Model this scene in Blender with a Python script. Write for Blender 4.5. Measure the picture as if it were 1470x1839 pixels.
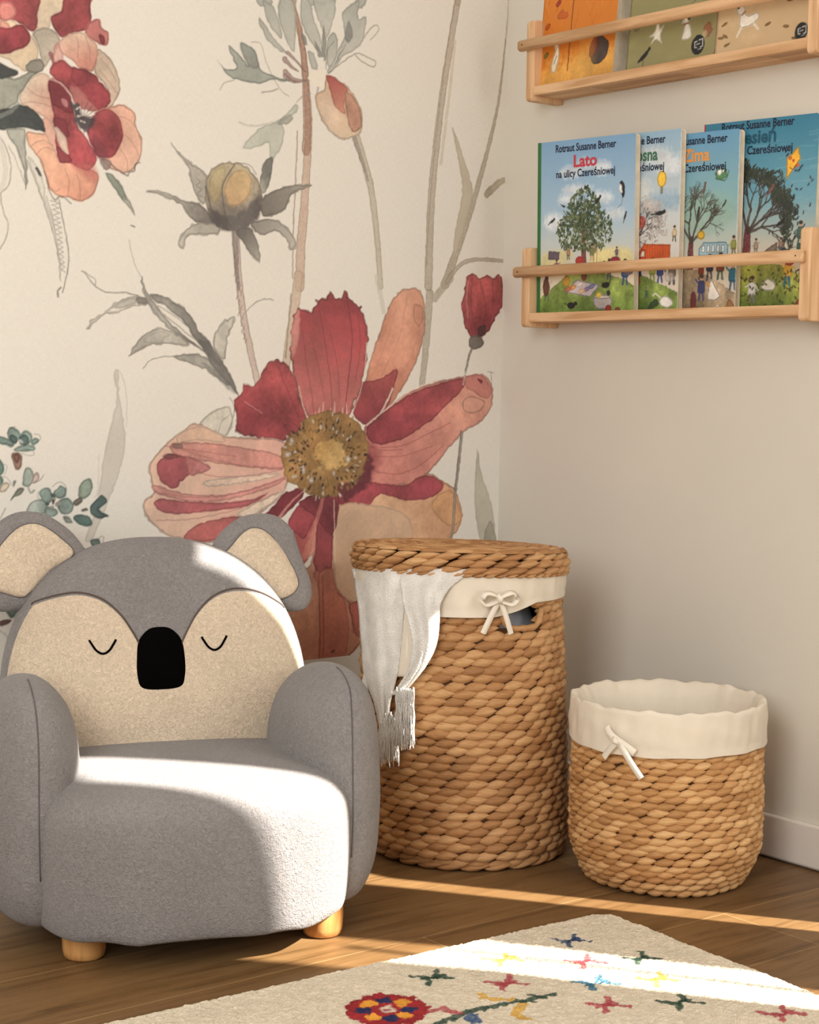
import bpy, bmesh, math, random
import numpy as np
from mathutils import Vector, Matrix
random.seed(7)
for o in list(bpy.data.objects): bpy.data.objects.remove(o)
S = bpy.context.scene
COL = S.collection

# ------------------------------------------------------------------ camera
FPX = 3110.0
CAM = np.array([-2.604, -2.927, 0.900])
_v = np.array([-2496.0, 272.5, -FPX])
_s = 0.0165
_x2 = -(FPX**2 + _v[1]**2 + _s*_v[1]*_v[0])/(_v[0] - _s*_v[1])
_w = np.array([_x2, _v[1] - _s*(_x2 - _v[0]), -FPX])
_ry = _v/np.linalg.norm(_v); _rx = _w/np.linalg.norm(_w); _rz = np.cross(_rx, _ry)
ROT = np.stack([_rx, _ry, _rz])
cd = bpy.data.cameras.new('camera'); cam = bpy.data.objects.new('camera', cd); COL.objects.link(cam)
cd.sensor_fit = 'VERTICAL'; cd.sensor_height = 24.0; cd.lens = FPX/1839*24.0
m = Matrix([list(r) for r in ROT]).to_4x4(); m.translation = Vector(CAM); cam.matrix_world = m
S.camera = cam

# ------------------------------------------------------------------ light
S.view_settings.view_transform = 'Standard'; S.view_settings.look = 'None'
S.view_settings.gamma = 1; S.view_settings.use_curve_mapping = False
S.view_settings.exposure = 0.0
W = bpy.data.worlds.new('world'); S.world = W; W.use_nodes = True
bg = W.node_tree.nodes['Background']
bg.inputs[0].default_value = (1.0, 0.98, 0.95, 1); bg.inputs[1].default_value = 0.38
EL = math.radians(40)
sd = Vector((-0.551*math.cos(EL), 0.834*math.cos(EL), -math.sin(EL)))
sl = bpy.data.lights.new('sun', 'SUN'); sl.energy = 20.0; sl.angle = math.radians(0.6); sl.color = (1.0, 0.94, 0.86)
so = bpy.data.objects.new('sun', sl); COL.objects.link(so)
so.rotation_euler = sd.to_track_quat('-Z', 'Y').to_euler(); so.location = (2.5, -5, 4)
def area(name, loc, direction, sx, sy, power, color):
    l = bpy.data.lights.new(name, 'AREA'); l.shape = 'RECTANGLE'; l.size = sx; l.size_y = sy
    l.energy = power; l.color = color
    o = bpy.data.objects.new(name, l); COL.objects.link(o); o.location = loc
    o.rotation_euler = Vector(direction).to_track_quat('-Z', 'Y').to_euler()
area('window_daylight', (-0.15, -2.75, 1.35), (-0.85, 0.55, -0.15), 1.3, 1.7, 26, (1.0, 0.985, 0.96))
area('left_fill', (-3.6, -2.6, 1.7), (0.72, 0.8, -0.18), 1.2, 1.6, 62, (1.0, 0.99, 0.975))  # fill lamp added at the left to brighten the mural and walls

# ------------------------------------------------------------------ helpers
def ray(px, py):
    return ROT @ np.array([px - 735.0, 919.5 - py, -FPX])
def on_wall(px, py, Y=0.0):
    d = ray(px, py); return CAM + d*(Y - CAM[1])/d[1]
def on_floor(px, py, z=0.0):
    d = ray(px, py); return CAM + d*(z - CAM[2])/d[2]
def on_cyl(cx, cy, r, px, py):
    d = ray(px, py); o = CAM[:2] - np.array([cx, cy])
    a = d[0]**2 + d[1]**2; b = 2*(o @ d[:2]); c = o @ o - r*r
    D = max(b*b - 4*a*c, 0.0)
    return CAM + d*(-b - math.sqrt(D))/(2*a)
def lin(c):
    c = np.asarray(c, float)/255.0
    return np.where(c <= 0.04045, c/12.92, ((c + 0.055)/1.055)**2.4)
def L4(c): return tuple(lin(c)) + (1.0,)

def mesh_obj(name, verts, faces, mat=None, parent=None, smooth=True, mats=None, fmat=None):
    me = bpy.data.meshes.new(name)
    me.from_pydata([tuple(v) for v in verts], [], [tuple(f) for f in faces])
    for mm in (mats or [mat]):
        if mm: me.materials.append(mm)
    if fmat is not None: me.polygons.foreach_set('material_index', fmat)
    if smooth: me.polygons.foreach_set('use_smooth', [True]*len(me.polygons))
    me.update()
    o = bpy.data.objects.new(name, me); COL.objects.link(o)
    if parent: o.parent = parent
    return o
def struct(o): o['kind'] = 'structure'; return o
def tag(o, label, cat, group=None):
    o['label'] = label; o['category'] = cat
    if group: o['group'] = group
    return o
def empty(name, loc=(0, 0, 0), rot=(0, 0, 0)):
    o = bpy.data.objects.new(name, None); COL.objects.link(o); o.location = loc; o.rotation_euler = rot
    o.empty_display_size = 0.05
    return o

class MB:
    def __init__(s): s.v = []; s.f = []; s.m = []
    def add(s, v, f, mi=0):
        n = len(s.v); s.v += [tuple(p) for p in v]; s.f += [tuple(i + n for i in q) for q in f]; s.m += [mi]*len(f)
    def box(s, a, b, mi=0):
        x0, y0, z0 = a; x1, y1, z1 = b
        s.add([(x0,y0,z0),(x1,y0,z0),(x1,y1,z0),(x0,y1,z0),(x0,y0,z1),(x1,y0,z1),(x1,y1,z1),(x0,y1,z1)],
              [(0,3,2,1),(4,5,6,7),(0,1,5,4),(1,2,6,5),(2,3,7,6),(3,0,4,7)], mi)
    def grid(s, P, mi=0, wrap=False, flip=False):
        R = len(P); C = len(P[0]); f = []
        for i in range(R - 1):
            for j in range(C if wrap else C - 1):
                q = (i*C + j, i*C + (j + 1) % C, (i + 1)*C + (j + 1) % C, (i + 1)*C + j)
                f.append(q[::-1] if flip else q)
        s.add([p for r in P for p in r], f, mi)
    def tube(s, pts, r, n=8, mi=0, caps=True):
        pts = [Vector(p) for p in pts]; rr = r if isinstance(r, (list, tuple)) else [r]*len(pts)
        rings = []; up = None
        for i, p in enumerate(pts):
            t = (pts[min(i + 1, len(pts) - 1)] - pts[max(i - 1, 0)]).normalized()
            if up is None:
                up = Vector((0, 0, 1)) if abs(t.z) < 0.9 else Vector((1, 0, 0))
            a = t.cross(up).normalized(); b = a.cross(t).normalized(); up = b
            rings.append([p + (a*math.cos(2*math.pi*k/n) + b*math.sin(2*math.pi*k/n))*rr[i] for k in range(n)])
        base = len(s.v)
        s.grid(rings, mi, wrap=True, flip=True)
        if caps:
            s.f.append(tuple(base + k for k in range(n))[::-1][::-1]); s.m.append(mi)
            l = base + (len(pts) - 1)*n; s.f.append(tuple(l + k for k in range(n))[::-1]); s.m.append(mi)
    def obj(s, name, mat=None, parent=None, smooth=True, mats=None):
        return mesh_obj(name, s.v, s.f, mat, parent, smooth, mats, s.m)

def spline(pts, n=6, closed=False):
    P = [np.array(p, float) for p in pts]; N = len(P); out = []
    rng = range(N) if closed else range(N - 1)
    for i in rng:
        if closed: a, b, c, d = P[i-1], P[i], P[(i+1) % N], P[(i+2) % N]
        else: a, b, c, d = P[max(i-1, 0)], P[i], P[i+1], P[min(i+2, N-1)]
        for k in range(n):
            t = k/n
            out.append(0.5*((2*b) + (c - a)*t + (2*a - 5*b + 4*c - d)*t*t + (3*b - a - 3*c + d)*t**3))
    if not closed: out.append(P[-1])
    return out
def bevel(o, w, seg=3):
    md = o.modifiers.new('bevel', 'BEVEL'); md.width = w; md.segments = seg; md.limit_method = 'ANGLE'
    return o

# ------------------------------------------------------------------ materials
def new_mat(name, rough=0.8):
    m = bpy.data.materials.new(name); m.use_nodes = True
    b = m.node_tree.nodes['Principled BSDF']; b.inputs['Roughness'].default_value = rough
    b.inputs['Specular IOR Level'].default_value = 0.3
    return m, m.node_tree, b
def nd(nt, t, **kw):
    n = nt.nodes.new(t)
    for k, v in kw.items():
        if k in n.inputs.keys(): n.inputs[k].default_value = v
        else: setattr(n, k, v)
    return n
def coords(nt, scale=(1, 1, 1), kind='Object'):
    tc = nt.nodes.new('ShaderNodeTexCoord'); mp = nt.nodes.new('ShaderNodeMapping')
    mp.inputs['Scale'].default_value = scale
    nt.links.new(tc.outputs[kind], mp.inputs['Vector']); return mp.outputs[0]
def add_bump(nt, b, height, strength=0.3, dist=0.002):
    bp = nd(nt, 'ShaderNodeBump'); bp.inputs['Strength'].default_value = strength; bp.inputs['Distance'].default_value = dist
    nt.links.new(height, bp.inputs['Height']); nt.links.new(bp.outputs[0], b.inputs['Normal'])
def ramp(nt, fac, stops):
    r = nt.nodes.new('ShaderNodeValToRGB'); e = r.color_ramp.elements
    while len(e) > 2: e.remove(e[0])
    for i, (p, c) in enumerate(stops):
        if i < 2: e[i].position = p
        else: e.new(p)
    for i, (p, c) in enumerate(stops): r.color_ramp.elements[i].color = L4(c)
    nt.links.new(fac, r.inputs[0]); return r.outputs[0]

def plain(name, c, rough=0.8, var=0.06, nscale=30, bump=0.0, bscale=300, bdist=0.001):
    m, nt, b = new_mat(name, rough)
    v = coords(nt); n = nd(nt, 'ShaderNodeTexNoise', Scale=nscale, Detail=4.0); nt.links.new(v, n.inputs['Vector'])
    c = np.array(c, float)
    col = ramp(nt, n.outputs[0], [(0.3, np.clip(c*(1-var), 0, 255)), (0.7, np.clip(c*(1+var), 0, 255))])
    nt.links.new(col, b.inputs['Base Color'])
    if bump:
        n2 = nd(nt, 'ShaderNodeTexNoise', Scale=bscale, Detail=3.0); nt.links.new(v, n2.inputs['Vector'])
        add_bump(nt, b, n2.outputs[0], bump, bdist)
    return m
def boucle(name, c):
    m, nt, b = new_mat(name, 0.95)
    v = coords(nt); c = np.array(c, float)
    n = nd(nt, 'ShaderNodeTexNoise', Scale=210.0, Detail=2.0, Roughness=0.5, Distortion=1.2); nt.links.new(v, n.inputs['Vector'])
    n3 = nd(nt, 'ShaderNodeTexNoise', Scale=7.0, Detail=2.0); nt.links.new(v, n3.inputs['Vector'])
    mx = nd(nt, 'ShaderNodeMath', operation='MULTIPLY_ADD'); nt.links.new(n3.outputs[0], mx.inputs[0]); mx.inputs[1].default_value = 0.4
    nt.links.new(n.outputs[0], mx.inputs[2])
    col = ramp(nt, mx.outputs[0], [(0.5, c*0.91), (0.9, np.clip(c*1.06, 0, 255))]); nt.links.new(col, b.inputs['Base Color'])
    add_bump(nt, b, n.outputs[0], 0.75, 0.0035)
    b.inputs['Sheen Weight'].default_value = 0.15; b.inputs['Sheen Roughness'].default_value = 0.5
    b.inputs['Specular IOR Level'].default_value = 0.1
    return m
def attr_mat(name, rough=0.85, bump='linen', spec=0.2):
    m, nt, b = new_mat(name, rough); b.inputs['Specular IOR Level'].default_value = spec
    a = nd(nt, 'ShaderNodeAttribute', attribute_name='paint')
    if bump == 'linen':
        v = coords(nt, (900, 900, 90)); n1 = nd(nt, 'ShaderNodeTexNoise', Scale=1.0, Detail=2.0); nt.links.new(v, n1.inputs['Vector'])
        v2 = coords(nt, (90, 90, 900)); n2 = nd(nt, 'ShaderNodeTexNoise', Scale=1.0, Detail=2.0); nt.links.new(v2, n2.inputs['Vector'])
        ad = nd(nt, 'ShaderNodeMath', operation='ADD'); nt.links.new(n1.outputs[0], ad.inputs[0]); nt.links.new(n2.outputs[0], ad.inputs[1])
        add_bump(nt, b, ad.outputs[0], 0.35, 0.0015)
        mr = nd(nt, 'ShaderNodeMapRange'); nt.links.new(ad.outputs[0], mr.inputs[0])
        for i, q in zip((1, 2, 3, 4), (0.6, 1.4, 0.93, 1.05)): mr.inputs[i].default_value = q
        mm = nd(nt, 'ShaderNodeVectorMath', operation='SCALE'); nt.links.new(a.outputs['Color'], mm.inputs[0]); nt.links.new(mr.outputs[0], mm.inputs['Scale'])
        nt.links.new(mm.outputs[0], b.inputs['Base Color'])
    else:
        nt.links.new(a.outputs['Color'], b.inputs['Base Color'])
        if bump == 'pile':
            v = coords(nt); n1 = nd(nt, 'ShaderNodeTexNoise', Scale=260.0, Detail=3.0); nt.links.new(v, n1.inputs['Vector'])
            add_bump(nt, b, n1.outputs[0], 0.8, 0.004)
    return m
def wood(name, c1, c2, scale=(3, 60, 60), rough=0.55):
    m, nt, b = new_mat(name, rough)
    v = coords(nt, scale); n = nd(nt, 'ShaderNodeTexNoise', Scale=1.0, Detail=5.0, Distortion=0.6); nt.links.new(v, n.inputs['Vector'])
    nt.links.new(ramp(nt, n.outputs[0], [(0.35, c1), (0.62, c2)]), b.inputs['Base Color'])
    add_bump(nt, b, n.outputs[0], 0.12, 0.001)
    return m
def straw(name, cols):
    m, nt, b = new_mat(name, 0.6)
    g = nd(nt, 'ShaderNodeNewGeometry')
    v = coords(nt, (60, 60, 420)); n = nd(nt, 'ShaderNodeTexNoise', Scale=1.0, Detail=3.0); nt.links.new(v, n.inputs['Vector'])
    vb = coords(nt, (7, 7, 7)); nb = nd(nt, 'ShaderNodeTexNoise', Scale=1.0, Detail=2.0); nt.links.new(vb, nb.inputs['Vector'])
    a = nd(nt, 'ShaderNodeMath', operation='MULTIPLY_ADD'); nt.links.new(n.outputs[0], a.inputs[0]); a.inputs[1].default_value = 0.7
    rs = nd(nt, 'ShaderNodeMath', operation='MULTIPLY_ADD'); nt.links.new(g.outputs['Random Per Island'], rs.inputs[0]); rs.inputs[1].default_value = 0.62; rs.inputs[2].default_value = 0.19
    nt.links.new(rs.outputs[0], a.inputs[2])
    a2 = nd(nt, 'ShaderNodeMath', operation='MULTIPLY_ADD'); nt.links.new(nb.outputs[0], a2.inputs[0]); a2.inputs[1].default_value = 0.6
    nt.links.new(a.outputs[0], a2.inputs[2])
    d = nd(nt, 'ShaderNodeMath', operation='DIVIDE'); nt.links.new(a2.outputs[0], d.inputs[0]); d.inputs[1].default_value = 2.1
    nt.links.new(ramp(nt, d.outputs[0], [(0.15, cols[0]), (0.5, cols[1]), (0.8, cols[2])]), b.inputs['Base Color'])
    add_bump(nt, b, n.outputs[0], 0.8, 0.0014)
    return m

M = {}
M['wall'] = plain('wall_paint', (219, 214, 202), 0.9, 0.01, 3, 0.05, 250)
M['ceiling'] = plain('ceiling_paint', (238, 234, 228), 0.9, 0.01, 3)
M['base'] = plain('baseboard_paint', (228, 220, 210), 0.5, 0.01, 3)
M['grey'] = boucle('grey_boucle', (136, 132, 130))
M['cream'] = boucle('cream_boucle', (212, 194, 170))
M['seam'] = plain('seam_thread', (92, 78, 70), 0.9)
M['greyseam'] = plain('grey_seam', (96, 92, 92), 0.9)
M['black'] = plain('black_felt', (7, 6, 6), 1.0, 0.1); M['black'].node_tree.nodes['Principled BSDF'].inputs['Specular IOR Level'].default_value = 0.02
M['leg'] = wood('leg_wood', (168, 112, 58), (214, 160, 98), (50, 50, 6), 0.35)
M['pine'] = wood('shelf_pine', (196, 152, 108), (226, 188, 146), (60, 5, 60))
M['pine2'] = wood('shelf_pine_dark', (178, 134, 94), (206, 164, 122), (60, 5, 60))
M['pine3'] = wood('shelf_pine_side', (196, 152, 108), (230, 192, 150), (60, 60, 5))
M['straw'] = straw('water_hyacinth', [(104, 72, 44), (172, 125, 80), (214, 172, 122)])
M['straw2'] = straw('pale_water_hyacinth', [(122, 84, 48), (192, 144, 92), (230, 190, 136)])
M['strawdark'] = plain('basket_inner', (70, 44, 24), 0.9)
M['liner'] = plain('cotton_liner', (226, 216, 198), 0.9, 0.03, 12, 0.25, 500)
M['ribbon'] = plain('cotton_ribbon', (236, 228, 212), 0.85, 0.03, 20, 0.2, 600)
M['throw'] = plain('white_throw', (232, 229, 222), 0.95, 0.04, 40, 0.9, 380, 0.004)
M['laundry'] = plain('grey_laundry', (176, 178, 182), 0.9)
M['page'] = plain('page_board', (226, 214, 190), 0.8)

# floor boards run along X
m, nt, b = new_mat('oak_floor', 0.42); M['floor'] = m
tc = nd(nt, 'ShaderNodeTexCoord'); mp = nd(nt, 'ShaderNodeMapping'); mp.inputs['Location'].default_value = (0.35, 0.586, 0)
nt.links.new(tc.outputs['Object'], mp.inputs['Vector'])
br = nd(nt, 'ShaderNodeTexBrick', offset=0.37, squash=1.0)
for k, q in (('Scale', 1.0), ('Mortar Size', 0.0012), ('Mortar Smooth', 0.3), ('Bias', 0.0), ('Brick Width', 1.35), ('Row Height', 0.205)): br.inputs[k].default_value = q
br.inputs['Color1'].default_value = L4((143, 112, 74)); br.inputs['Color2'].default_value = L4((122, 93, 60)); br.inputs['Mortar'].default_value = L4((168, 138, 98))
nt.links.new(mp.outputs[0], br.inputs['Vector'])
v = coords(nt, (3.0, 34, 1)); n = nd(nt, 'ShaderNodeTexNoise', Scale=1.0, Detail=7.0, Roughness=0.62, Distortion=0.8); nt.links.new(v, n.inputs['Vector'])
g = ramp(nt, n.outputs[0], [(0.3, (175, 165, 150)), (0.5, (235, 230, 222)), (0.7, (255, 255, 255))])
mx = nd(nt, 'ShaderNodeMixRGB', blend_type='MULTIPLY'); mx.inputs[0].default_value = 1
nt.links.new(br.outputs[0], mx.inputs[1]); nt.links.new(g, mx.inputs[2]); nt.links.new(mx.outputs[0], b.inputs['Base Color'])
add_bump(nt, b, n.outputs[0], 0.08, 0.001)

# ------------------------------------------------------------------ painting kit (printed patterns)
def vnoise(h, w, cell, seed):
    r = np.random.RandomState(seed); gh = int(h/cell) + 3; gw = int(w/cell) + 3
    G = r.rand(gh, gw).astype(np.float32)
    y = np.arange(h, dtype=np.float32)/cell; x = np.arange(w, dtype=np.float32)/cell
    yi = y.astype(int); xi = x.astype(int); fy = y - yi; fx = x - xi
    fy = (fy*fy*(3 - 2*fy))[:, None]; fx = (fx*fx*(3 - 2*fx))[None]
    a = G[yi][:, xi]; b = G[yi][:, xi + 1]; c = G[yi + 1][:, xi]; d = G[yi + 1][:, xi + 1]
    return (a*(1-fx) + b*fx)*(1-fy) + (c*(1-fx) + d*fx)*fy
class Canvas:
    """pigment laid on a flat sheet; size in metres, origin lower left"""
    def __init__(s, w, h, res, base):
        s.res = res; s.nx = int(round(w/res)) + 1; s.ny = int(round(h/res)) + 1; s.w = w; s.h = h
        s.a = np.empty((s.ny, s.nx, 3), np.float32); s.a[:] = np.array(base, np.float32)/255
        s.n1 = vnoise(s.ny, s.nx, 5, 1); s.n2 = vnoise(s.ny, s.nx, 5, 2)
        s.n3 = vnoise(s.ny, s.nx, 34, 3)*0.55 + vnoise(s.ny, s.nx, 11, 6)*0.27 + vnoise(s.ny, s.nx, 4, 4)*0.18
        s.n4 = vnoise(s.ny, s.nx, 2, 5); s.off = 0.0
    def _box(s, P, pad):
        x0, y0 = P.min(0) - pad; x1, y1 = P.max(0) + pad
        x0 = max(int(x0), 0); y0 = max(int(y0), 0); x1 = min(int(x1) + 2, s.nx); y1 = min(int(y1) + 2, s.ny)
        if x1 <= x0 or y1 <= y0: return None
        return x0, y0, x1, y1
    def _blend(s, bx, al, col, mul):
        x0, y0, x1, y1 = bx; R = s.a[y0:y1, x0:x1]
        t = R*col if mul else col
        R[:] = R*(1 - al[..., None]) + t*al[..., None]
    def fill(s, pts, c, c2=None, ab=None, edge=0.22, mott=0.14, alpha=1.0, wob=2.0, smooth=3, mul=False, soft=0.8):
        P = (np.array(spline(pts, smooth, True) if smooth else pts, np.float32) + np.array((0, s.off), np.float32))/s.res
        bx = s._box(P, 4)
        if not bx: return
        x0, y0, x1, y1 = bx
        X, Y = np.meshgrid(np.arange(x0, x1, dtype=np.float32), np.arange(y0, y1, dtype=np.float32))
        X = X + (s.n1[y0:y1, x0:x1] - .5)*wob; Y = Y + (s.n2[y0:y1, x0:x1] - .5)*wob
        D = np.full(X.shape, 1e9, np.float32); ins = np.zeros(X.shape, bool)
        for i in range(len(P)):
            ax, ay = P[i]; qx, qy = P[(i+1) % len(P)]; dx = qx - ax; dy = qy - ay; l = dx*dx + dy*dy
            if l < 1e-9: continue
            t = np.clip(((X - ax)*dx + (Y - ay)*dy)/l, 0, 1)
            D = np.minimum(D, (X - ax - t*dx)**2 + (Y - ay - t*dy)**2)
            if dy != 0: ins ^= ((ay > Y) != (qy > Y)) & (X < dx*(Y - ay)/dy + ax)
        D = np.sqrt(D)*np.where(ins, 1, -1)
        al = np.clip(D/soft*.5 + .5, 0, 1)*alpha
        c = np.array(c, np.float32)/255
        if c2 is not None:
            A, B = np.array(ab[0])/s.res, np.array(ab[1])/s.res; v = B - A
            t = np.clip(((X - A[0])*v[0] + (Y - A[1])*v[1])/(v @ v) + (s.n3[y0:y1, x0:x1] - .5)*.7, 0, 1)[..., None]
            col = c*(1-t) + np.array(c2, np.float32)/255*t
        else: col = np.broadcast_to(c, X.shape + (3,))
        nn = s.n3[y0:y1, x0:x1]; k = 1 - mott*(nn*2 - 1)*1.3 - mott*.4*(s.n4[y0:y1, x0:x1] - .5)
        k = k*(1 - edge*np.clip(1 - np.abs(D - 1.0)/1.6, 0, 1))
        s._blend(bx, al, np.clip(col*k[..., None], 0, 1), mul)
    def stroke(s, pts, w, c, alpha=0.9, w2=None, smooth=4, mul=False, edge=0.0, wob=1.2, grain=0.3):
        """w, w2: half widths in metres at the start and the end"""
        P = (np.array(spline(pts, smooth) if smooth else pts, np.float32) + np.array((0, s.off), np.float32))/s.res
        w /= s.res; w2 = w if w2 is None else w2/s.res
        bx = s._box(P, max(w, w2) + 3)
        if not bx: return
        x0, y0, x1, y1 = bx
        X, Y = np.meshgrid(np.arange(x0, x1, dtype=np.float32), np.arange(y0, y1, dtype=np.float32))
        X = X + (s.n1[y0:y1, x0:x1] - .5)*wob; Y = Y + (s.n2[y0:y1, x0:x1] - .5)*wob
        best = np.full(X.shape, -1e9, np.float32); N = len(P) - 1
        for i in range(N):
            ax, ay = P[i]; dx, dy = P[i+1] - P[i]; l = dx*dx + dy*dy + 1e-9
            t = np.clip(((X - ax)*dx + (Y - ay)*dy)/l, 0, 1)
            r = w + (w2 - w)*(i + t)/N
            best = np.maximum(best, r - np.sqrt((X - ax - t*dx)**2 + (Y - ay - t*dy)**2))
        al = np.clip(best + .5, 0, 1)*alpha*(1 - grain*s.n4[y0:y1, x0:x1])
        k = 1 - edge*np.clip(1 - np.abs(best - .8)/1.4, 0, 1) - .12*(s.n3[y0:y1, x0:x1] - .5)
        s._blend(bx, al, np.clip(np.array(c, np.float32)/255*k[..., None], 0, 1), mul)
    def blob(s, x, y, rx, ry, c, rot=0, **kw):
        n = 10; ca, sa = math.cos(rot), math.sin(rot)
        kw.setdefault('smooth', 0); kw.setdefault('wob', 1.0)
        s.fill([(x + ca*rx*math.cos(t) - sa*ry*math.sin(t), y + sa*rx*math.cos(t) + ca*ry*math.sin(t))
                for t in [2*math.pi*k/n for k in range(n)]], c, **kw)
    def mesh(s, name, to3, mat, parent=None, extra=None, disp=None, mats=None, mask=None):
        """grid mesh; to3 maps arrays (u, v) to xyz"""
        U, V = np.meshgrid(np.arange(s.nx)*s.w/(s.nx - 1), np.arange(s.ny)*s.h/(s.ny - 1))
        co = np.stack(to3(U, V), -1).reshape(-1, 3).astype(np.float32)
        idx = np.arange(s.nx*s.ny).reshape(s.ny, s.nx)
        q = np.stack([idx[:-1, :-1], idx[:-1, 1:], idx[1:, 1:], idx[1:, :-1]], -1).reshape(-1, 4)
        if mask is not None: q = q[mask(U, V)[:-1, :-1].reshape(-1)]
        paint = np.concatenate([lin(s.a*255).reshape(-1, 3), np.ones((s.nx*s.ny, 1))], 1).astype(np.float32)
        nv = len(co); F = q.reshape(-1).astype(np.int32); ls = np.arange(0, len(F), 4); lt = np.full(len(q), 4)
        mi = np.zeros(len(q), np.int32)
        if extra:
            ev, ef, em, ec = extra      # verts, faces, material index, colour
            co = np.concatenate([co, np.array(ev, np.float32)]); paint = np.concatenate([paint, np.array([ec]*len(ev), np.float32)])
            s0 = len(F); F = np.concatenate([F, np.array([i + nv for f in ef for i in f], np.int32)])
            ll = np.array([len(f) for f in ef]); ls = np.concatenate([ls, s0 + np.concatenate([[0], np.cumsum(ll)[:-1]])]); lt = np.concatenate([lt, ll])
            mi = np.concatenate([mi, np.array(em, np.int32)])
        me = bpy.data.meshes.new(name); me.vertices.add(len(co)); me.vertices.foreach_set('co', co.reshape(-1))
        me.loops.add(len(F)); me.loops.foreach_set('vertex_index', F)
        me.polygons.add(len(ls)); me.polygons.foreach_set('loop_start', ls.astype(np.int32)); me.polygons.foreach_set('material_index', mi)
        me.update(calc_edges=True)
        at = me.color_attributes.new('paint', 'FLOAT_COLOR', 'POINT'); at.data.foreach_set('color', paint.reshape(-1))
        for mm in (mats or [mat]): me.materials.append(mm)
        me.validate()
        o = bpy.data.objects.new(name, me); COL.objects.link(o)
        if parent: o.parent = parent
        return o

# ------------------------------------------------------------------ room
mb = MB(); mb.box((-4.2, -4.2, -0.05), (0.05, 0.05, 0)); struct(mb.obj('floor', M['floor'], smooth=False))
mb = MB(); mb.box((-4.2, -4.2, 2.62), (0.05, 0.05, 2.7)); struct(mb.obj('ceiling', M['ceiling'], smooth=False))
def prism(mb, poly, x0, x1):        # poly in (y, z)
    n = len(poly)
    mb.add([(x0, y, z) for y, z in poly] + [(x1, y, z) for y, z in poly], [tuple(range(n)), tuple(range(2*n-1, n-1, -1))] + [(i, n + i, n + (i+1) % n, (i+1) % n) for i in range(n)])
mb = MB()   # right wall; its window lies beyond the frame
prism(mb, [(0, 0), (0, 2.62), (-1.445, 2.62), (-1.445, 0)], 0, .03)
mb.box((0, -4.2, 2.35), (.03, -1.445, 2.62)); mb.box((0, -4.2, 0), (.03, -2.9, 2.35))
struct(mb.obj('wall_right', M['wall'], smooth=False))
mb = MB()   # unseen curtain-like panels added as blockers, gaps shaped to cast the sun strips
prism(mb, [(-1.50, 0), (-1.54, 1.05), (-1.455, 1.12), (-1.455, 1.42), (-1.60, 1.5), (-1.66, 1.8), (-1.74, 2.0), (-1.80, 2.12), (-1.44, 2.12), (-1.44, 0)], .004, .008)
prism(mb, [(-1.44, 2.12), (-1.95, 2.12), (-1.95, 2.4), (-1.44, 2.4)], .004, .008)
prism(mb, [(-1.605, 0), (-1.612, .45), (-1.63, 1.1), (-1.68, 1.6), (-1.722, 1.8), (-1.80, 2.0), (-1.87, 2.13), (-1.87, 2.36), (-2.40, 2.36), (-2.34, 2.2), (-2.24, 1.8), (-2.14, 1.3), (-2.12, 0)], .004, .008)
prism(mb, [(-2.238, 0), (-2.238, 1.5), (-2.254, 1.5), (-2.254, 0)], .004, .008)
prism(mb, [(-2.36, 0), (-2.38, 1.4), (-2.49, 1.95), (-2.60, 2.36), (-2.92, 2.36), (-2.92, 0)], .004, .008)
struct(mb.obj('sun_blocker_panels', M['liner'], smooth=False))
mb = MB(); mb.box((-0.012, -1.544, 0.004), (0, -0.012, 0.086)); o = mb.obj('baseboard_right', M['base'], smooth=False); struct(bevel(o, 0.004, 2))
mb = MB(); mb.box((-4.2, -0.012, 0.004), (-0.0125, -0.0005, 0.086)); o = mb.obj('baseboard_back', M['base'], smooth=False); struct(bevel(o, 0.004, 2))

# mural: the printed wallpaper of the back wall
CW, CH, CX, CZ = 1.56, 1.72, -1.56, 0.32
mu = Canvas(CW, CH, 0.0017, (234, 230, 220))
def tr(pts, s, ox, oy):
    out = []
    for p in pts:
        q = on_wall(p[0]/s + ox, p[1]/s + oy); out.append((q[0] - CX, q[2] - CZ))
    return out
A = lambda p: tr(p, 3.0625, 0, 0)
B = lambda p: tr(p, 2.7222, 380, 0)
D = lambda p: tr(p, 3.5, 100, 480)
E = lambda p: tr(p, 2.1618, 240, 500)
G = lambda p: tr(p, 4.838, 0, 740)
H = lambda p: tr(p, 6.125, 480, 960)
X = lambda p: tr(p, 1.0, 0, 0)
F_, K_ = mu.fill, mu.stroke
INK = (96, 90, 84)
def outline(P, c=INK, a=0.45, w=0.0009): K_(list(P) + [P[0]], w, c, a, wob=3)
def both(P, c, c2=None, ab=None, ink=0.4, **kw):
    F_(P, c, c2, ab, **kw)
    if ink: outline(P, a=ink)

# faint big leaves and stems
F_(D([(365,660),(395,650),(400,800),(440,1050),(430,1180),(390,1330),(320,1500),(240,1700),(180,1720),(230,1580),(270,1400),(300,1200),(350,980),(385,820)]), (208,202,191), edge=.08, mott=.03)
K_(D([(395,640),(430,720),(448,860),(445,1000)]), .0008, INK, .3)
K_(D([(270,1180),(265,1400),(240,1450)]), .0008, INK, .25)
K_(B([(1205,-20),(1170,200),(1130,450),(1100,700),(1075,950),(1065,1200),(1060,1400)]), .0085, (176,160,138), .85, .011, edge=.2)
K_(B([(1190,0),(1150,250),(1105,600),(1070,950),(1050,1300)]), .0012, (120,100,85), .5)
K_(B([(1190,200),(1160,480),(1120,800)]), .004, (205,190,165), .7)
K_(B([(1437,190),(1410,450),(1370,650),(1310,880),(1250,1080),(1190,1250),(1140,1390)]), .002, (168,152,128), .9, .0115, edge=.15)
K_(E([(1150,60),(1143,150),(1135,260),(1118,430)]), .011, (172,162,142), .9, .008, edge=.15)
K_(E([(1230,0),(1170,75)]), .009, (172,162,142), .9)
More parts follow.
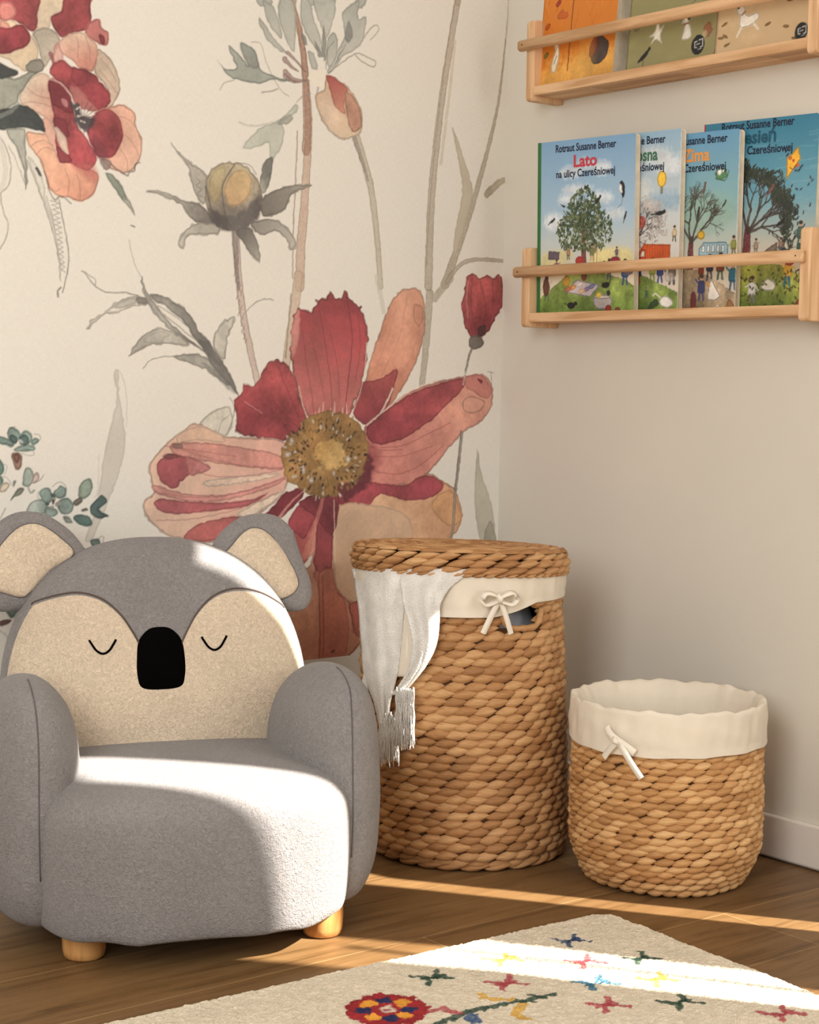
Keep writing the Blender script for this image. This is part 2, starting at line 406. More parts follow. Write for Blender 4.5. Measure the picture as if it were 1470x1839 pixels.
F_(B([(1175,620),(1215,720),(1260,860),(1275,960),(1230,1130),(1190,1250),(1180,1200),(1205,1050),(1225,900)]), (198,186,162), edge=.1, mott=.04)
F_(B([(1340,930),(1420,865),(1440,880),(1415,905),(1345,970)]), (185,172,148), edge=.1)
K_(B([(1150,1375),(1220,1290),(1300,1268),(1425,1275)]), .006, (172,155,132), .85, .004, edge=.2)
F_(E([(1335,660),(1350,760),(1390,880),(1405,1000),(1400,1060),(1350,1040),(1325,900),(1325,780)]), (196,192,172), edge=.1, mott=.06)
F_(E([(1385,940),(1405,1000),(1400,1060),(1360,1040),(1365,980)]), (160,155,135), edge=.1)
# parts of the print that run on past the photo's edges
K_(B([(1240,-330),(1222,-150),(1204,10)]), .0075, (176,160,138), .85, .0085, edge=.2)
K_(B([(330,-420),(362,-200),(394,10)]), .005, (200,165,142), .9, .006, edge=.25); K_(B([(1438,200),(1452,0),(1445,-200)]), .002, (168,152,128), .9, .001)
for P in ([(240,30),(190,-60),(180,-150),(240,-90),(300,10)], [(345,10),(330,-90),(380,-180),(410,-80),(412,15)], [(440,10),(450,-90),(500,-170),(520,-60),(500,30)], [(505,10),(540,-120),(600,-160),(620,-60),(600,10)], [(700,20),(720,-60),(770,-120),(770,-30),(735,40)]):
    F_(B(P), (164,170,162), edge=.2, mott=.1, alpha=.92)
for P, c in (([(-420,-300),(-250,-420),(-60,-360),(60,-260),(120,-120),(60,20),(-120,60),(-300,0),(-430,-120)], (226,170,150)), ([(-330,-230),(-180,-330),(0,-260),(60,-120),(0,0),(-160,10),(-300,-90)], (168,62,70)),
             ([(150,-240),(300,-320),(450,-260),(520,-120),(500,20),(360,40),(220,20),(150,-100)], (226,170,150)), ([(220,-190),(330,-250),(440,-180),(470,-60),(440,20),(300,10),(230,-70)], (168,62,70)),
             ([(-420,150),(-260,90),(-60,120),(20,200),(0,300),(-160,350),(-360,310)], (150,50,60)), ([(-460,380),(-260,400),(-60,380),(20,430),(-20,520),(-240,560),(-420,500)], (150,156,142)),
             ([(-300,600),(-150,560),(10,600),(20,690),(-140,720),(-260,680)], (60,68,70)), ([(-240,-160),(-140,-210),(-60,-130),(-120,-50),(-210,-70)], (120,36,48))):
    F_(A(P), c, edge=.3, mott=.25)
for P in ([(-160,560),(-60,520),(-20,620),(-90,680),(-170,640)], [(-260,300),(-180,240),(-90,290),(-130,380),(-230,380)], [(-330,700),(-240,650),(-160,720),(-220,810),(-310,790)]): F_(G(P), (110,140,134), (134,158,150), (G([P[0]])[0], G([P[2]])[0]), edge=.35, mott=.25)
# tall centre stem
K_(B([(392,-20),(415,100),(440,200),(458,350),(470,500),(475,600),(470,740),(460,900),(450,1050),(437,1200),(430,1400)]), .006, (200,165,142), .9, .012, edge=.25)
K_(E([(640,-10),(625,120),(605,230),(594,330)]), .012, (200,172,146), .85, .010, edge=.2)
K_(B([(380,-20),(415,80),(438,180),(455,340),(462,480),(468,600),(462,735)]), .005, (150,98,78), .7, .011, edge=.35)
K_(B([(420,640),(412,850),(400,1100),(395,1361)]), .0016, (120,85,70), .6)
K_(E([(612,60),(600,190),(590,310)]), .0016, (110,85,72), .6)
# thin curving stem under the pink bud
K_(B([(700,650),(735,760),(775,900),(797,1050),(812,1200),(826,1400)]), .010, (186,174,152), .85, .007, edge=.25)
K_(E([(945,-5),(962,80),(970,130)]), .007, (200,196,180), .7, .005)
K_(B([(700,680),(730,770),(765,880)]), .007, (118,106,100), .6, .002)
# grey flower at the top
gf = (164,170,162)
for P in ([(250,0),(300,30),(330,100),(345,190),(300,150),(265,80)], [(230,80),(270,130),(310,190),(370,260),(320,240),(270,190),(240,130)],
          [(340,-10),(400,10),(412,90),(405,250),(370,210),(340,130),(325,60)], [(440,-10),(480,10),(500,90),(530,170),(545,260),(510,240),(470,180),(440,110),(435,50)],
          [(500,-10),(600,-10),(600,80),(575,160),(555,190),(530,120),(510,60)], [(640,60),(720,0),(715,90),(755,80),(740,200),(690,250),(640,280),(600,340),(560,360),(620,240),(650,170)],
          [(570,180),(600,160),(620,220),(600,300),(570,330),(560,260)], [(470,250),(500,260),(520,340),(490,330),(475,290)]):
    F_(B(P), gf, (188,190,180), (B([P[0]])[0], B([P[len(P)//2]])[0]), edge=.2, mott=.1, alpha=.92)
for P in ([(670,100),(690,160),(670,210),(650,180)], [(545,120),(560,200),(555,300),(540,250)], [(500,200),(530,240),(545,280),(520,270)], [(640,240),(660,210),(620,290),(590,330)], [(440,160),(460,180),(468,220),(445,210)]):
    F_(B(P), (118,122,118), edge=.1, alpha=.8)
K_(B([(560,340),(565,250),(600,200)]), .001, INK, .6); K_(B([(575,355),(700,262),(760,280),(800,300),(790,325),(735,300),(700,265)]), .0013, (120,120,112), .75)
K_(B([(745,185),(775,140),(808,122),(815,150),(775,195)]), .0012, (125,120,112), .7)
K_(B([(195,205),(240,215),(260,280),(300,380),(340,440),(378,470)]), .001, (150,135,128), .7)
F_(B([(28,290),(60,330),(120,330),(80,225),(130,260),(180,320),(140,210),(210,245),(235,330),(300,370),(372,388),(380,402),(300,390),(220,410),(140,390),(80,370)]), (156,165,156), edge=.3, mott=.12)
F_(B([(140,210),(170,215),(215,260),(230,330),(180,320),(150,260)]), (135,142,136), edge=.2, alpha=.8)
K_(B([(40,440),(60,405),(110,390)]), .001, INK, .5); K_(B([(245,452),(280,448),(325,435)]), .0014, (125,120,112), .7)
K_(B([(372,388),(420,400),(480,395)]), .0016, (150,150,142), .8)
for P, w in (([(372,258),(405,290),(460,350)], .005), ([(358,290),(385,320),(425,350)], .006), ([(362,352),(400,385),(470,395)], .007), ([(360,370),(390,395),(430,402)], .006)):
    K_(B(P), w, (128,92,86), .75, .0015, edge=.2)
F_(B([(470,380),(500,340),(560,350),(575,380),(560,430),(520,430),(490,400)]), (240,232,214), alpha=.95, edge=0, mott=0)
for P in ([(480,455),(440,475),(415,500)], [(520,430),(515,450),(520,470)], [(560,430),(556,460),(570,480)]): K_(B(P), .003, (150,130,125), .6, .001)
F_(B([(415,505),(350,570),(300,600),(240,620),(190,670),(148,728),(230,720),(280,700),(285,790),(330,740),(358,640),(350,600),(420,545)]), (190,194,180), edge=.15, mott=.08)
F_(B([(330,590),(380,560),(400,580),(360,608),(325,608)]), (150,152,142), edge=.15, alpha=.8)
K_(B([(135,598),(200,615),(300,598)]), .0022, (188,190,178), .8)
# pink bud
both(B([(560,365),(620,390),(680,440),(720,510),(738,570),(730,640),(690,672),(640,680),(590,650),(540,590),(515,520),(510,460),(550,440)]), (228,184,152), (222,196,164), (B([(600,400)])[0], B([(600,660)])[0]), ink=.45, mott=.1)
F_(B([(560,365),(620,392),(668,440),(650,500),(655,560),(630,545),(600,520),(580,450)]), (180,78,74), (214,140,112), (B([(590,400)])[0], B([(640,560)])[0]), edge=.2)
F_(B([(650,445),(700,480),(735,570),(728,625),(690,645),(665,590),(655,520)]), (198,140,114), edge=.3, mott=.2)
F_(B([(535,470),(590,500),(625,560),(620,610),(570,600),(535,550)]), (236,206,178), edge=.05, alpha=.7)
# thistle bud
K_(X([(424,415),(427,480),(436,560),(452,640),(466,700)]), .0085, (198,172,160), .9, .008, edge=.35)
K_(X([(422,412),(424,470),(428,520)]), .009, (105,98,96), .75, .003)
for i in range(26):
    q = (424 + i*.55 + random.uniform(-5, 5), 460 + i*6); K_(X([q, (q[0] + random.uniform(-3, 3), q[1] + 5)]), .0012, (120,90,84), .6, smooth=0)
sep = (176,172,160); sepd = (118,114,108)
for P, c1, c2 in (([(938,788),(1000,850),(1040,890),(1100,930),(1150,990),(1130,1110),(1090,1100),(1050,1000),(1030,910)], (205,202,190), sep),
    ([(800,1050),(850,1046),(950,1075),(1020,1105),(1100,1120),(1150,1180),(1180,1240),(1100,1230),(1040,1190),(1000,1130),(900,1080)], (200,196,184), sepd),
    ([(980,1345),(1000,1290),(1040,1250),(1100,1225),(1200,1240),(1200,1285),(1130,1290),(1060,1290),(1025,1310),(1005,1370)], (200,196,182), sep)):
    both(A(P), c1, c2, (A([P[0]])[0], A([P[len(P)//2]])[0]), ink=.5)
K_(A([(1080,980),(1100,1000),(1080,1020),(1110,1040),(1085,1065),(1115,1085)]), .001, INK, .6)
for P, c1, c2 in (([(235,900),(255,800),(300,765),(292,850),(262,940),(240,930)], (170,170,156), (110,112,106)),
    ([(240,975),(330,920),(400,905),(490,905),(440,930),(390,950),(360,1020),(300,1050),(250,1055)], (110,106,100), (150,145,134)),
    ([(190,1090),(280,1070),(340,1090),(400,1150),(412,1200),(385,1222),(365,1170),(310,1130),(240,1150)], (130,125,118), (196,190,178)),
    ([(120,1130),(190,1110),(222,1180),(238,1278),(180,1225),(150,1180)], (90,88,84), (172,168,156))):
    both(B(P), c1, c2, (B([P[0]])[0], B([P[len(P)//2]])[0]), ink=.5)
bud = [(1130,1010),(1160,940),(1220,900),(1290,895),(1360,920),(1410,980),(1440,1060),(1435,1150),(1390,1220),(1310,1265),(1230,1260),(1170,1220),(1135,1140)]
both(A(bud), (196,180,146), (120,112,104), (A([(1250,950)])[0], A([(1300,1240)])[0]), ink=.6, mott=.2)
F_(A([(1150,990),(1190,930),(1240,920),(1230,1000),(1210,1080),(1180,1120),(1150,1070)]), (206,190,140), (170,150,110), (A([(1200,930)])[0], A([(1180,1120)])[0]), edge=.15)
F_(A([(1240,1010),(1290,940),(1350,940),(1385,990),(1370,1080),(1310,1130),(1260,1130),(1235,1080)]), (218,184,128), (205,164,116), (A([(1300,950)])[0], A([(1300,1120)])[0]), edge=.2)
K_(A([(1290,905),(1240,980),(1222,1060),(1240,1180),(1280,1255)]), .0014, (88,78,70), .8)
K_(A([(1300,900),(1370,905),(1410,960)]), .001, (100,92,84), .7)
F_(A([(1140,1140),(1200,1180),(1255,1200),(1275,1255),(1230,1262),(1175,1225)]), (74,70,72), edge=.1, alpha=.85, soft=3, wob=6)
F_(A([(1260,1190),(1330,1165),(1400,1090),(1430,1060),(1436,1150),(1390,1222),(1310,1266),(1285,1258)]), (80,76,78), edge=.1, alpha=.8, soft=3, wob=6)
K_(A([(1132,1030),(1150,1100),(1160,1150)]), .003, (80,76,76), .7)
# leaves at the left of the centre
both(D([(460,560),(500,490),(560,420),(640,385),(720,400),(790,440),(840,480),(790,490),(680,480),(590,490),(510,530)]), (198,195,184), (180,177,166), (D([(470,540)])[0], D([(800,470)])[0]), ink=.6)
F_(D([(560,440),(640,400),(720,420),(680,450),(660,480),(560,475)]), (170,168,158), edge=.2, alpha=.6)
both(D([(740,560),(850,540),(930,560),(1000,600),(1060,650),(1090,740),(1020,700),(940,640),(840,600)]), (176,174,164), (130,128,122), (D([(760,560)])[0], D([(1060,700)])[0]), ink=.6)
K_(D([(550,635),(600,582),(680,560),(765,566)]), .0011, (130,125,118), .8)
both(D([(200,390),(230,330),(320,280),(370,230),(440,190),(520,180),(580,210),(560,235),(470,250),(380,285),(300,300),(240,350)]), (214,211,198), ink=.6)
F_(D([(370,235),(440,195),(510,190),(500,230),(430,250),(375,255)]), (180,177,166), edge=.15); F_(D([(510,190),(570,190),(580,225),(520,230)]), (128,126,120), edge=.15)
K_(D([(165,25),(190,40),(230,100),(270,132),(320,155),(440,160),(520,178)]), .0013, (120,112,104), .8)
K_(D([(185,30),(245,75),(250,110)]), .001, (120,112,104), .7)
both(D([(590,170),(700,190),(790,250),(850,300),(900,400),(960,460),(1000,520),(1060,610),(1110,700),(1145,808),(1090,740),(1000,640),(930,520),(860,430),(810,350),(700,250),(620,210)]), (150,148,140), (104,103,100), (D([(650,200)])[0], D([(1000,550)])[0]), ink=.5)
both(D([(538,55),(560,130),(600,200),(640,250),(700,330),(800,420),(900,500),(940,530),(870,490),(720,390),(640,310),(580,220),(545,130)]), (196,194,184), (120,118,112), (D([(540,60)])[0], D([(930,520)])[0]), ink=.55)
K_(D([(680,300),(760,360),(830,420),(900,470)]), .0011, (110,105,100), .7); K_(D([(640,240),(740,300),(850,390)]), .0011, (110,105,100), .6)
K_(A([(708,1320),(722,1380),(740,1450),(780,1530)]), .0009, (140,132,122), .6)
F_(D([(900,460),(960,470),(1010,560),(1040,620),(990,590),(940,530)]), (84,84,84), edge=.1, alpha=.75, soft=2)
F_(D([(920,600),(1000,640),(1080,730),(1120,790),(1040,720)]), (110,110,106), edge=.1, alpha=.7, soft=2)
both(D([(990,490),(1010,400),(1060,340),(1120,308),(1112,370),(1080,440),(1072,530),(1060,580),(1025,560)]), (206,203,190), (165,163,152), (D([(1100,330)])[0], D([(1040,560)])[0]), ink=.6)
K_(D([(1180,298),(1230,240),(1290,205),(1340,198),(1365,208)]), .0012, (135,128,118), .75)
K_(A([(720,1240),(738,1246)]), .0016, (80,78,74), .8)
# dianthus cluster at the top left
F_(A([(0,110),(60,110),(130,150),(180,200),(210,260),(205,330),(160,390),(100,375),(50,330),(-20,290)]), (232,206,170), edge=.2)
F_(A([(205,-20),(365,-20),(350,60),(285,90),(275,150),(240,190),(200,160)]), (232,210,178), edge=.15)
F_(A([(180,180),(250,150),(300,170),(330,230),(300,300),(270,340),(240,370),(220,300),(200,230)]), (192,180,162), edge=.2, mott=.2)
F_(A([(-20,-20),(207,-20),(207,80),(200,165),(165,165),(130,140),(100,120),(60,110),(-20,100)]), (166,60,68), edge=.25, mott=.3)
F_(A([(0,20),(60,10),(90,70),(50,110),(0,100)]), (214,120,112), edge=.2, mott=.2)
F_(A([(0,110),(40,120),(60,160),(30,170),(0,155)]), (222,150,132), edge=.2)
F_(A([(-20,160),(60,150),(110,130),(150,160),(168,205),(150,250),(80,280),(40,295),(-20,280)]), (150,46,58), edge=.3, mott=.3)
F_(A([(360,-20),(490,-20),(495,60),(505,120),(480,160),(400,185),(340,210),(300,160),(280,90),(340,60)]), (166,58,66), edge=.3, mott=.3)
F_(A([(495,125),(545,100),(560,150),(595,180),(600,225),(580,255),(520,225),(465,180)]), (202,108,106), edge=.3); F_(A([(545,190),(570,195),(582,230),(565,248),(545,220)]), (128,40,50))
F_(A([(540,270),(600,310),(640,380),(662,460),(650,530),(610,595),(560,600),(600,520),(560,450),(520,400),(525,330)]), (200,176,154), edge=.3, mott=.15)
F_(A([(335,215),(380,185),(440,175),(490,200),(535,250),(535,330),(510,390),(440,370),(390,330),(345,300),(320,250)]), (232,196,170), (222,140,122), (A([(420,190)])[0], A([(460,370)])[0]), edge=.2)
F_(A([(285,300),(320,230),(350,330),(300,340)]), (216,140,130), alpha=.7); K_(A([(280,295),(290,330),(300,370)]), .004, (120,40,48), .8, .002)
F_(A([(300,340),(350,330),(400,370),(460,375),(520,410),(560,460),(610,520),(590,590),(545,610),(470,600),(420,570),(390,520),(340,460),(270,400)]), (168,58,66), (140,42,54), (A([(350,350)])[0], A([(560,560)])[0]), edge=.3, mott=.3)
F_(A([(400,370),(470,390),(480,460),(430,470),(390,430)]), (140,44,54), alpha=.6, edge=.3)
F_(A([(380,470),(440,490),(500,560),(540,610),(460,600),(410,560)]), (186,110,104), alpha=.7, edge=.1)
F_(A([(108,530),(130,460),(180,420),(230,400),(280,430),(290,520),(300,620),(290,680),(240,640),(170,600),(120,575)]), (234,212,186), (226,160,138), (A([(140,500)])[0], A([(300,650)])[0]), edge=.2)
F_(A([(150,720),(230,735),(290,700),(320,800),(400,880),(500,930),(545,970),(520,1060),(460,1105),(380,1090),(300,1070),(260,1010),(240,930),(200,850),(150,790)]), (228,170,138), (222,146,118), (A([(220,760)])[0], A([(450,1050)])[0]), edge=.3, mott=.15)
F_(A([(240,640),(290,670),(330,780),(380,860),(330,900),(280,800),(230,700)]), (228,170,150), edge=.15)
F_(A([(275,430),(330,450),(380,520),(400,600),(430,700),(490,780),(530,870),(490,940),(400,900),(350,880),(310,800),(300,700),(290,600),(270,500)]), (172,66,72), (158,52,62), (A([(300,480)])[0], A([(450,900)])[0]), edge=.25, mott=.35)
F_(A([(272,435),(340,460),(392,540),(398,625),(330,600),(285,560)]), (122,36,48), edge=.2); F_(A([(290,650),(360,660),(380,750),(330,740)]), (130,40,52), edge=.2)
F_(A([(310,800),(380,850),(395,885),(330,890)]), (140,46,56), edge=.3); F_(A([(400,900),(500,900),(535,950),(520,1000),(450,950)]), (190,88,84), alpha=.6, edge=.1, soft=4)
F_(A([(340,540),(370,560),(375,590),(345,575)]), (220,150,150), alpha=.7, edge=0)
F_(A([(300,700),(350,730),(370,800),(375,850),(330,800)]), (236,214,190), alpha=.9, edge=.1)
K_(A([(270,430),(330,455),(385,520),(400,560)]), .002, (225,180,168), .8)
F_(A([(520,620),(600,590),(680,575),(740,620),(750,690),(785,780),(770,880),(700,955),(620,930),(560,880),(520,780),(500,700)]), (224,164,140), (222,170,146), (A([(600,620)])[0], A([(740,880)])[0]), edge=.35, mott=.15)
F_(A([(520,625),(600,600),(650,640),(680,720),(660,800),(620,860),(540,865),(505,800),(480,720)]), (172,62,70), (144,44,56), (A([(640,640)])[0], A([(520,820)])[0]), edge=.25, mott=.3)
F_(A([(510,740),(560,780),(600,850),(560,880),(515,830)]), (100,40,50), alpha=.6, soft=3)
F_(A([(398,560),(440,580),(460,630),(520,640),(510,700),(470,720),(430,690),(405,640)]), (48,42,50), edge=.1, alpha=.9, soft=2, wob=5)
for P in ([(430,640),(465,628),(500,615)], [(448,665),(468,672)], [(420,600),(440,590)], [(500,620),(520,628)]): K_(A(P), .002, (232,222,210), .9)
for k in range(12):
    t = -2.2 + k*.33; K_(A([(450,650), (450 + 90*math.cos(t), 650 + 90*math.sin(t))]), .0008, (50,40,46), .55, smooth=0)
F_(A([(545,870),(600,880),(610,920),(570,930)]), (120,100,96), edge=.2, alpha=.8)
for P in ([(640,640),(700,650),(745,700)], [(690,740),(740,800),(765,860)], [(660,820),(700,880),(700,950)], [(550,320),(600,380),(640,450)], [(545,380),(600,450),(650,520)], [(420,200),(430,260),(425,320)], [(470,200),(490,260),(495,330)],
          [(170,800),(230,770),(290,800)], [(200,850),(250,810),(300,830)], [(260,1010),(300,1050),(330,1040)], [(360,930),(380,1000),(370,1080)], [(420,960),(440,1020),(440,1090)], [(150,480),(200,520),(270,540)], [(120,570),(200,560),(290,590)]):
    K_(A(P), .0009, (130,80,72), .45)
K_(A([(610,900),(650,935),(700,965),(710,950),(740,935),(745,905),(770,895)]), .0013, (70,64,64), .75)
K_(A([(245,940),(262,1000),(275,1060),(305,1100),(325,1080),(350,1085),(390,1120)]), .0012, (80,72,68), .7)
F_(A([(-20,420),(80,430),(150,400),(220,330),(240,380),(180,420),(110,520),(100,560),(50,590),(-20,630)]), (156,160,146), edge=.25, mott=.2)
F_(A([(-20,340),(50,370),(100,395),(80,420),(-20,425)]), (52,58,60), edge=.2); F_(A([(140,360),(190,320),(240,340),(235,390),(170,400)]), (140,136,124), edge=.3)
F_(A([(-20,615),(60,590),(110,575),(180,600),(230,650),(248,722),(180,708),(100,702),(-20,710)]), (54,62,64), (46,52,56), (A([(0,650)])[0], A([(230,700)])[0]), edge=.2, mott=.3)
K_(A([(0,640),(60,610),(100,570)]), .004, (130,140,134), .7)
F_(A([(30,710),(135,710),(138,800),(148,870),(152,1000),(140,1040),(128,920),(80,800)]), (170,174,162), (150,150,140), (A([(80,740)])[0], A([(140,1000)])[0]), edge=.3)
F_(A([(152,860),(200,900),(245,1010),(250,1090),(290,1200),(320,1400),(330,1530),(300,1290),(220,1060)]), (208,206,192), edge=.25, alpha=.7)
K_(A([(150,880),(220,1060),(290,1270),(325,1430),(333,1540)]), .001, (110,105,98), .75)
K_(A([(255,1080),(290,1200),(325,1400),(340,1490)]), .0009, (110,105,98), .6); K_(A([(322,1085),(355,1250),(378,1400),(365,1530),(342,1610)]), .0012, (105,100,94), .8)
zz = []
for k in range(15): zz += [(278 + k*4.5, 1100 + k*27), (325 + k*2.5, 1118 + k*27)]
K_(A(zz), .0009, (120,114,106), .65, smooth=2)
K_(A([(335,1580),(318,1600),(320,1630)]), .0018, (90,86,82), .8)
F_(A([(578,950),(620,960),(660,1010),(695,1070),(705,1105),(672,1100),(640,1050),(610,1010)]), (134,146,132), edge=.25); F_(A([(672,1100),(705,1090),(725,1130),(742,1192),(715,1150)]), (190,190,176), edge=.25)
F_(A([(195,925),(215,925),(232,965),(220,970),(200,945)]), (70,68,68))
K_(A([(-10,740),(25,790),(50,860),(60,930),(45,1020),(0,1060)]), .0012, (120,114,106), .7); K_(A([(0,1060),(20,1170),(46,1230),(35,1310),(0,1370)]), .0012, (120,114,106), .7)
K_(A([(-5,760),(22,860),(30,960),(0,1050)]), .005, (205,200,188), .6); K_(A([(50,800),(100,910),(145,1030)]), .0009, (120,114,106), .6)

# big cosmos flower
both(E([(255,565),(310,515),(370,498),(385,560),(360,610),(330,600)]), (224,218,203), ink=.4); K_(E([(372,465),(392,500),(380,560),(360,605)]), .0011, INK, .6); K_(E([(330,600),(340,560),(372,530)]), .0009, INK, .5)
both(E([(905,375),(920,310),(950,220),(975,150),(1000,90),(1040,45),(1075,38),(1115,50),(1130,120),(1130,200),(1110,290),(1075,370),(1020,460),(960,530),(920,575),(870,540),(860,500),(890,430)]), (226,154,124), (214,128,100), (E([(1080,60)])[0], E([(940,500)])[0]), mott=.12)
F_(E([(1090,100),(1120,110),(1125,160),(1105,190),(1085,150)]), (214,138,106), edge=.25, alpha=.8)
for P in ([(1020,110),(980,250),(940,350)], [(1060,80),(1030,230),(960,380)], [(1110,200),(1070,320),(1000,440)]): K_(E(P), .0009, (170,90,70), .35)
F_(E([(888,402),(960,390),(1022,348),(1015,410),(980,510),(920,570),(870,550),(850,520),(870,460)]), (170,64,68), (140,44,54), (E([(960,400)])[0], E([(880,540)])[0]), edge=.3, mott=.2)
K_(E([(1005,430),(960,520),(915,575)]), .003, (240,228,212), .85, .001)
both(E([(390,470),(420,450),(425,405),(470,415),(500,370),(530,320),(570,318),(610,350),(630,400),(650,480),(672,540),(640,590),(600,622),(520,622),(430,612),(395,590),(402,540)]), (170,60,66), (146,44,54), (E([(560,340)])[0], E([(440,580)])[0]), edge=.35, mott=.3, wob=5)
for P in ([(560,340),(600,440),(650,560)], [(540,470),(600,540),(640,580)], [(430,480),(470,510),(505,525)]): K_(E(P), .0013, (110,28,40), .5)
K_(E([(430,478),(470,505),(500,525)]), .0012, (220,140,140), .7); F_(E([(460,540),(500,545),(505,575),(465,575)]), (120,32,44), alpha=.5, soft=5, edge=0)
both(E([(612,215),(622,150),(640,118),(690,127),(712,88),(748,78),(758,46),(780,72),(803,76),(822,42),(842,82),(878,112),(902,160),(910,240),(897,350),(880,430),(850,500),(820,550),(780,560),(700,545),(670,520),(640,450),(618,350),(608,270)]), (164,54,62), (198,98,94), (E([(760,160)])[0], E([(740,480)])[0]), edge=.4, mott=.2, wob=5)
F_(E([(612,200),(640,120),(645,200),(630,280),(615,300)]), (226,150,140), alpha=.7, edge=.1)
for P, a in (([(655,200),(670,320),(690,440),(700,530)], .4), ([(720,120),(745,260),(765,400),(770,500)], .5), ([(760,200),(790,330),(800,470)], .35), ([(830,90),(848,230),(835,380),(820,520)], .75), ([(870,140),(880,260),(860,400)], .4), ([(690,230),(720,350),(740,470)], .3)):
    K_(E(P), .0014, (112,30,42), a)
K_(E([(640,420),(665,520),(690,550)]), .0018, (236,196,180), .8); K_(E([(905,250),(895,370),(870,470),(830,560)]), .0016, (238,214,196), .7)
for k in range(9): K_(E([(700 + k*16, 560), (706 + k*15, 520 - 20*(k % 3))]), .0025, (240,212,188), .8, .0008, smooth=0)
both(E([(900,572),(950,530),(1010,480),(1090,430),(1180,400),(1280,380),(1350,373),(1385,400),(1394,440),(1388,495),(1355,550),(1290,590),(1240,640),(1190,700),(1130,770),(1050,802),(960,800),(880,780),(870,700)]), (226,150,128), (206,112,104), (E([(1340,440)])[0], E([(930,700)])[0]), edge=.3, mott=.12)
F_(E([(905,578),(1000,497),(1100,437),(1200,404),(1275,386),(1290,400),(1270,440),(1215,490),(1170,540),(1100,590),(1020,632),(930,642)]), (170,62,70), (146,44,56), (E([(1240,420)])[0], E([(960,600)])[0]), edge=.35, mott=.25)
F_(E([(1290,380),(1350,375),(1390,430),(1370,470),(1320,440),(1290,420)]), (204,110,104), alpha=.8); F_(E([(1275,480),(1310,455),(1365,480),(1340,520),(1290,520)]), (222,150,128), edge=.3)
F_(E([(1335,388),(1352,395),(1350,408),(1338,402)]), (130,36,48))
for P, a in (([(930,655),(1040,650),(1150,600),(1230,560)], .5), ([(920,690),(1040,690),(1160,650)], .4), ([(900,740),(1020,760),(1120,720),(1200,650)], .5), ([(880,640),(960,665),(1040,665)], .5)): K_(E(P), .0012, (140,50,56), a)
K_(E([(905,570),(990,500),(1090,428),(1180,398)]), .0022, (240,222,204), .8)
F_(E([(880,640),(940,660),(960,700),(930,760),(885,760)]), (130,40,52), alpha=.6, soft=6, wob=8)
K_(E([(1386,360),(1390,400),(1388,430)]), .0009, INK, .6); K_(E([(1375,362),(1398,366)]), .0009, INK, .6)
lp = [(585,632),(480,620),(350,612),(310,590),(270,570),(230,565),(180,600),(130,640),(90,680),(60,730),(68,790),(80,830),(42,862),(40,905),(70,950),(120,990),(180,1012),(260,1025),(350,1015),(430,960),(520,890),(590,820),(600,720)]
both(E(lp), (230,170,152), (234,190,164), (E([(560,680)])[0], E([(120,900)])[0]), edge=.3, mott=.1)
F_(E([(180,600),(270,572),(350,615),(340,640),(250,630),(170,640)]), (232,186,158), edge=.2)
for P, c, a in (([(150,640),(300,640),(450,660),(580,690),(575,740),(450,735),(300,715),(170,690)], (216,132,122), .85), ([(92,720),(140,680),(200,690),(245,705),(225,755),(180,790),(165,815),(130,808),(100,780)], (176,72,82), 1),
    ([(200,690),(260,710),(300,735),(250,760),(215,760)], (204,110,112), .9), ([(110,690),(140,678),(180,690),(140,705)], (110,50,56), .7),
    ([(75,800),(180,830),(330,840),(480,810),(590,770),(560,800),(420,850),(260,870),(100,840)], (218,130,124), .8),
    ([(80,870),(110,855),(180,862),(330,870),(450,860),(520,830),(450,880),(330,900),(180,915),(100,905)], (188,78,88), .95),
    ([(196,1015),(230,965),(320,935),(420,925),(400,960),(330,1010),(280,1022)], (192,84,84), .95), ([(280,785),(420,765),(560,755),(540,775),(400,800),(290,810)], (238,206,182), .85),
    ([(450,880),(560,830),(600,815),(540,870),(450,930),(400,920)], (238,220,196), .8)):
    F_(E(P), c, edge=.3, mott=.22, alpha=a)
for P in ([(150,650),(300,700),(450,730),(575,735)], [(120,650),(250,670),(400,690)], [(240,745),(330,770),(480,760),(580,740)], [(80,830),(250,850),(420,830),(590,770)], [(90,940),(250,930),(420,890),(560,830)], [(130,740),(140,790)], [(160,730),(170,780)], [(190,730),(195,770)]):
    K_(E(P), .0011, (150,70,74), .5)
F_(E([(155,640),(185,640),(190,662),(160,658)]), (120,84,80), alpha=.7)
# lower petals
F_(E([(880,790),(960,800),(1050,800),(1130,758),(1190,780),(1240,810),(1265,860),(1277,920),(1262,970),(1220,1015),(1130,1060),(1000,1090),(880,1110),(780,1130),(775,900),(820,830)]), (222,172,130), (212,150,108), (E([(900,1000)])[0], E([(1230,860)])[0]), edge=.25, mott=.14)
F_(E([(1170,850),(1230,820),(1262,880),(1270,940),(1220,960),(1160,900)]), (214,150,96), edge=.25, alpha=.8)
F_(E([(870,790),(1000,800),(1060,800),(1130,762),(1205,798),(1160,850),(1060,862),(960,838),(920,880),(895,940),(850,910),(800,870)]), (150,48,60), edge=.25, mott=.3)
K_(E([(1128,758),(1160,762),(1215,800),(1245,815)]), .0012, (110,70,60), .7); F_(E([(800,850),(840,860),(835,900),(800,890)]), (120,34,46), alpha=.8)
K_(E([(820,900),(835,960)]), .002, (60,50,60), .7, .0006); K_(E([(820,905),(850,940)]), .001, (60,50,60), .6)
F_(H([(-60,700),(300,380),(480,330),(540,-200),(700,-260),(740,-80),(760,560),(900,720),(1060,740),(1060,1120),(990,1240),(900,1330),(850,1400),(700,1440),(600,1500),(300,1600),(0,1500),(-100,1100)]), (214,146,116), (196,118,90), (H([(500,300)])[0], H([(800,1300)])[0]), edge=.25, mott=.14)
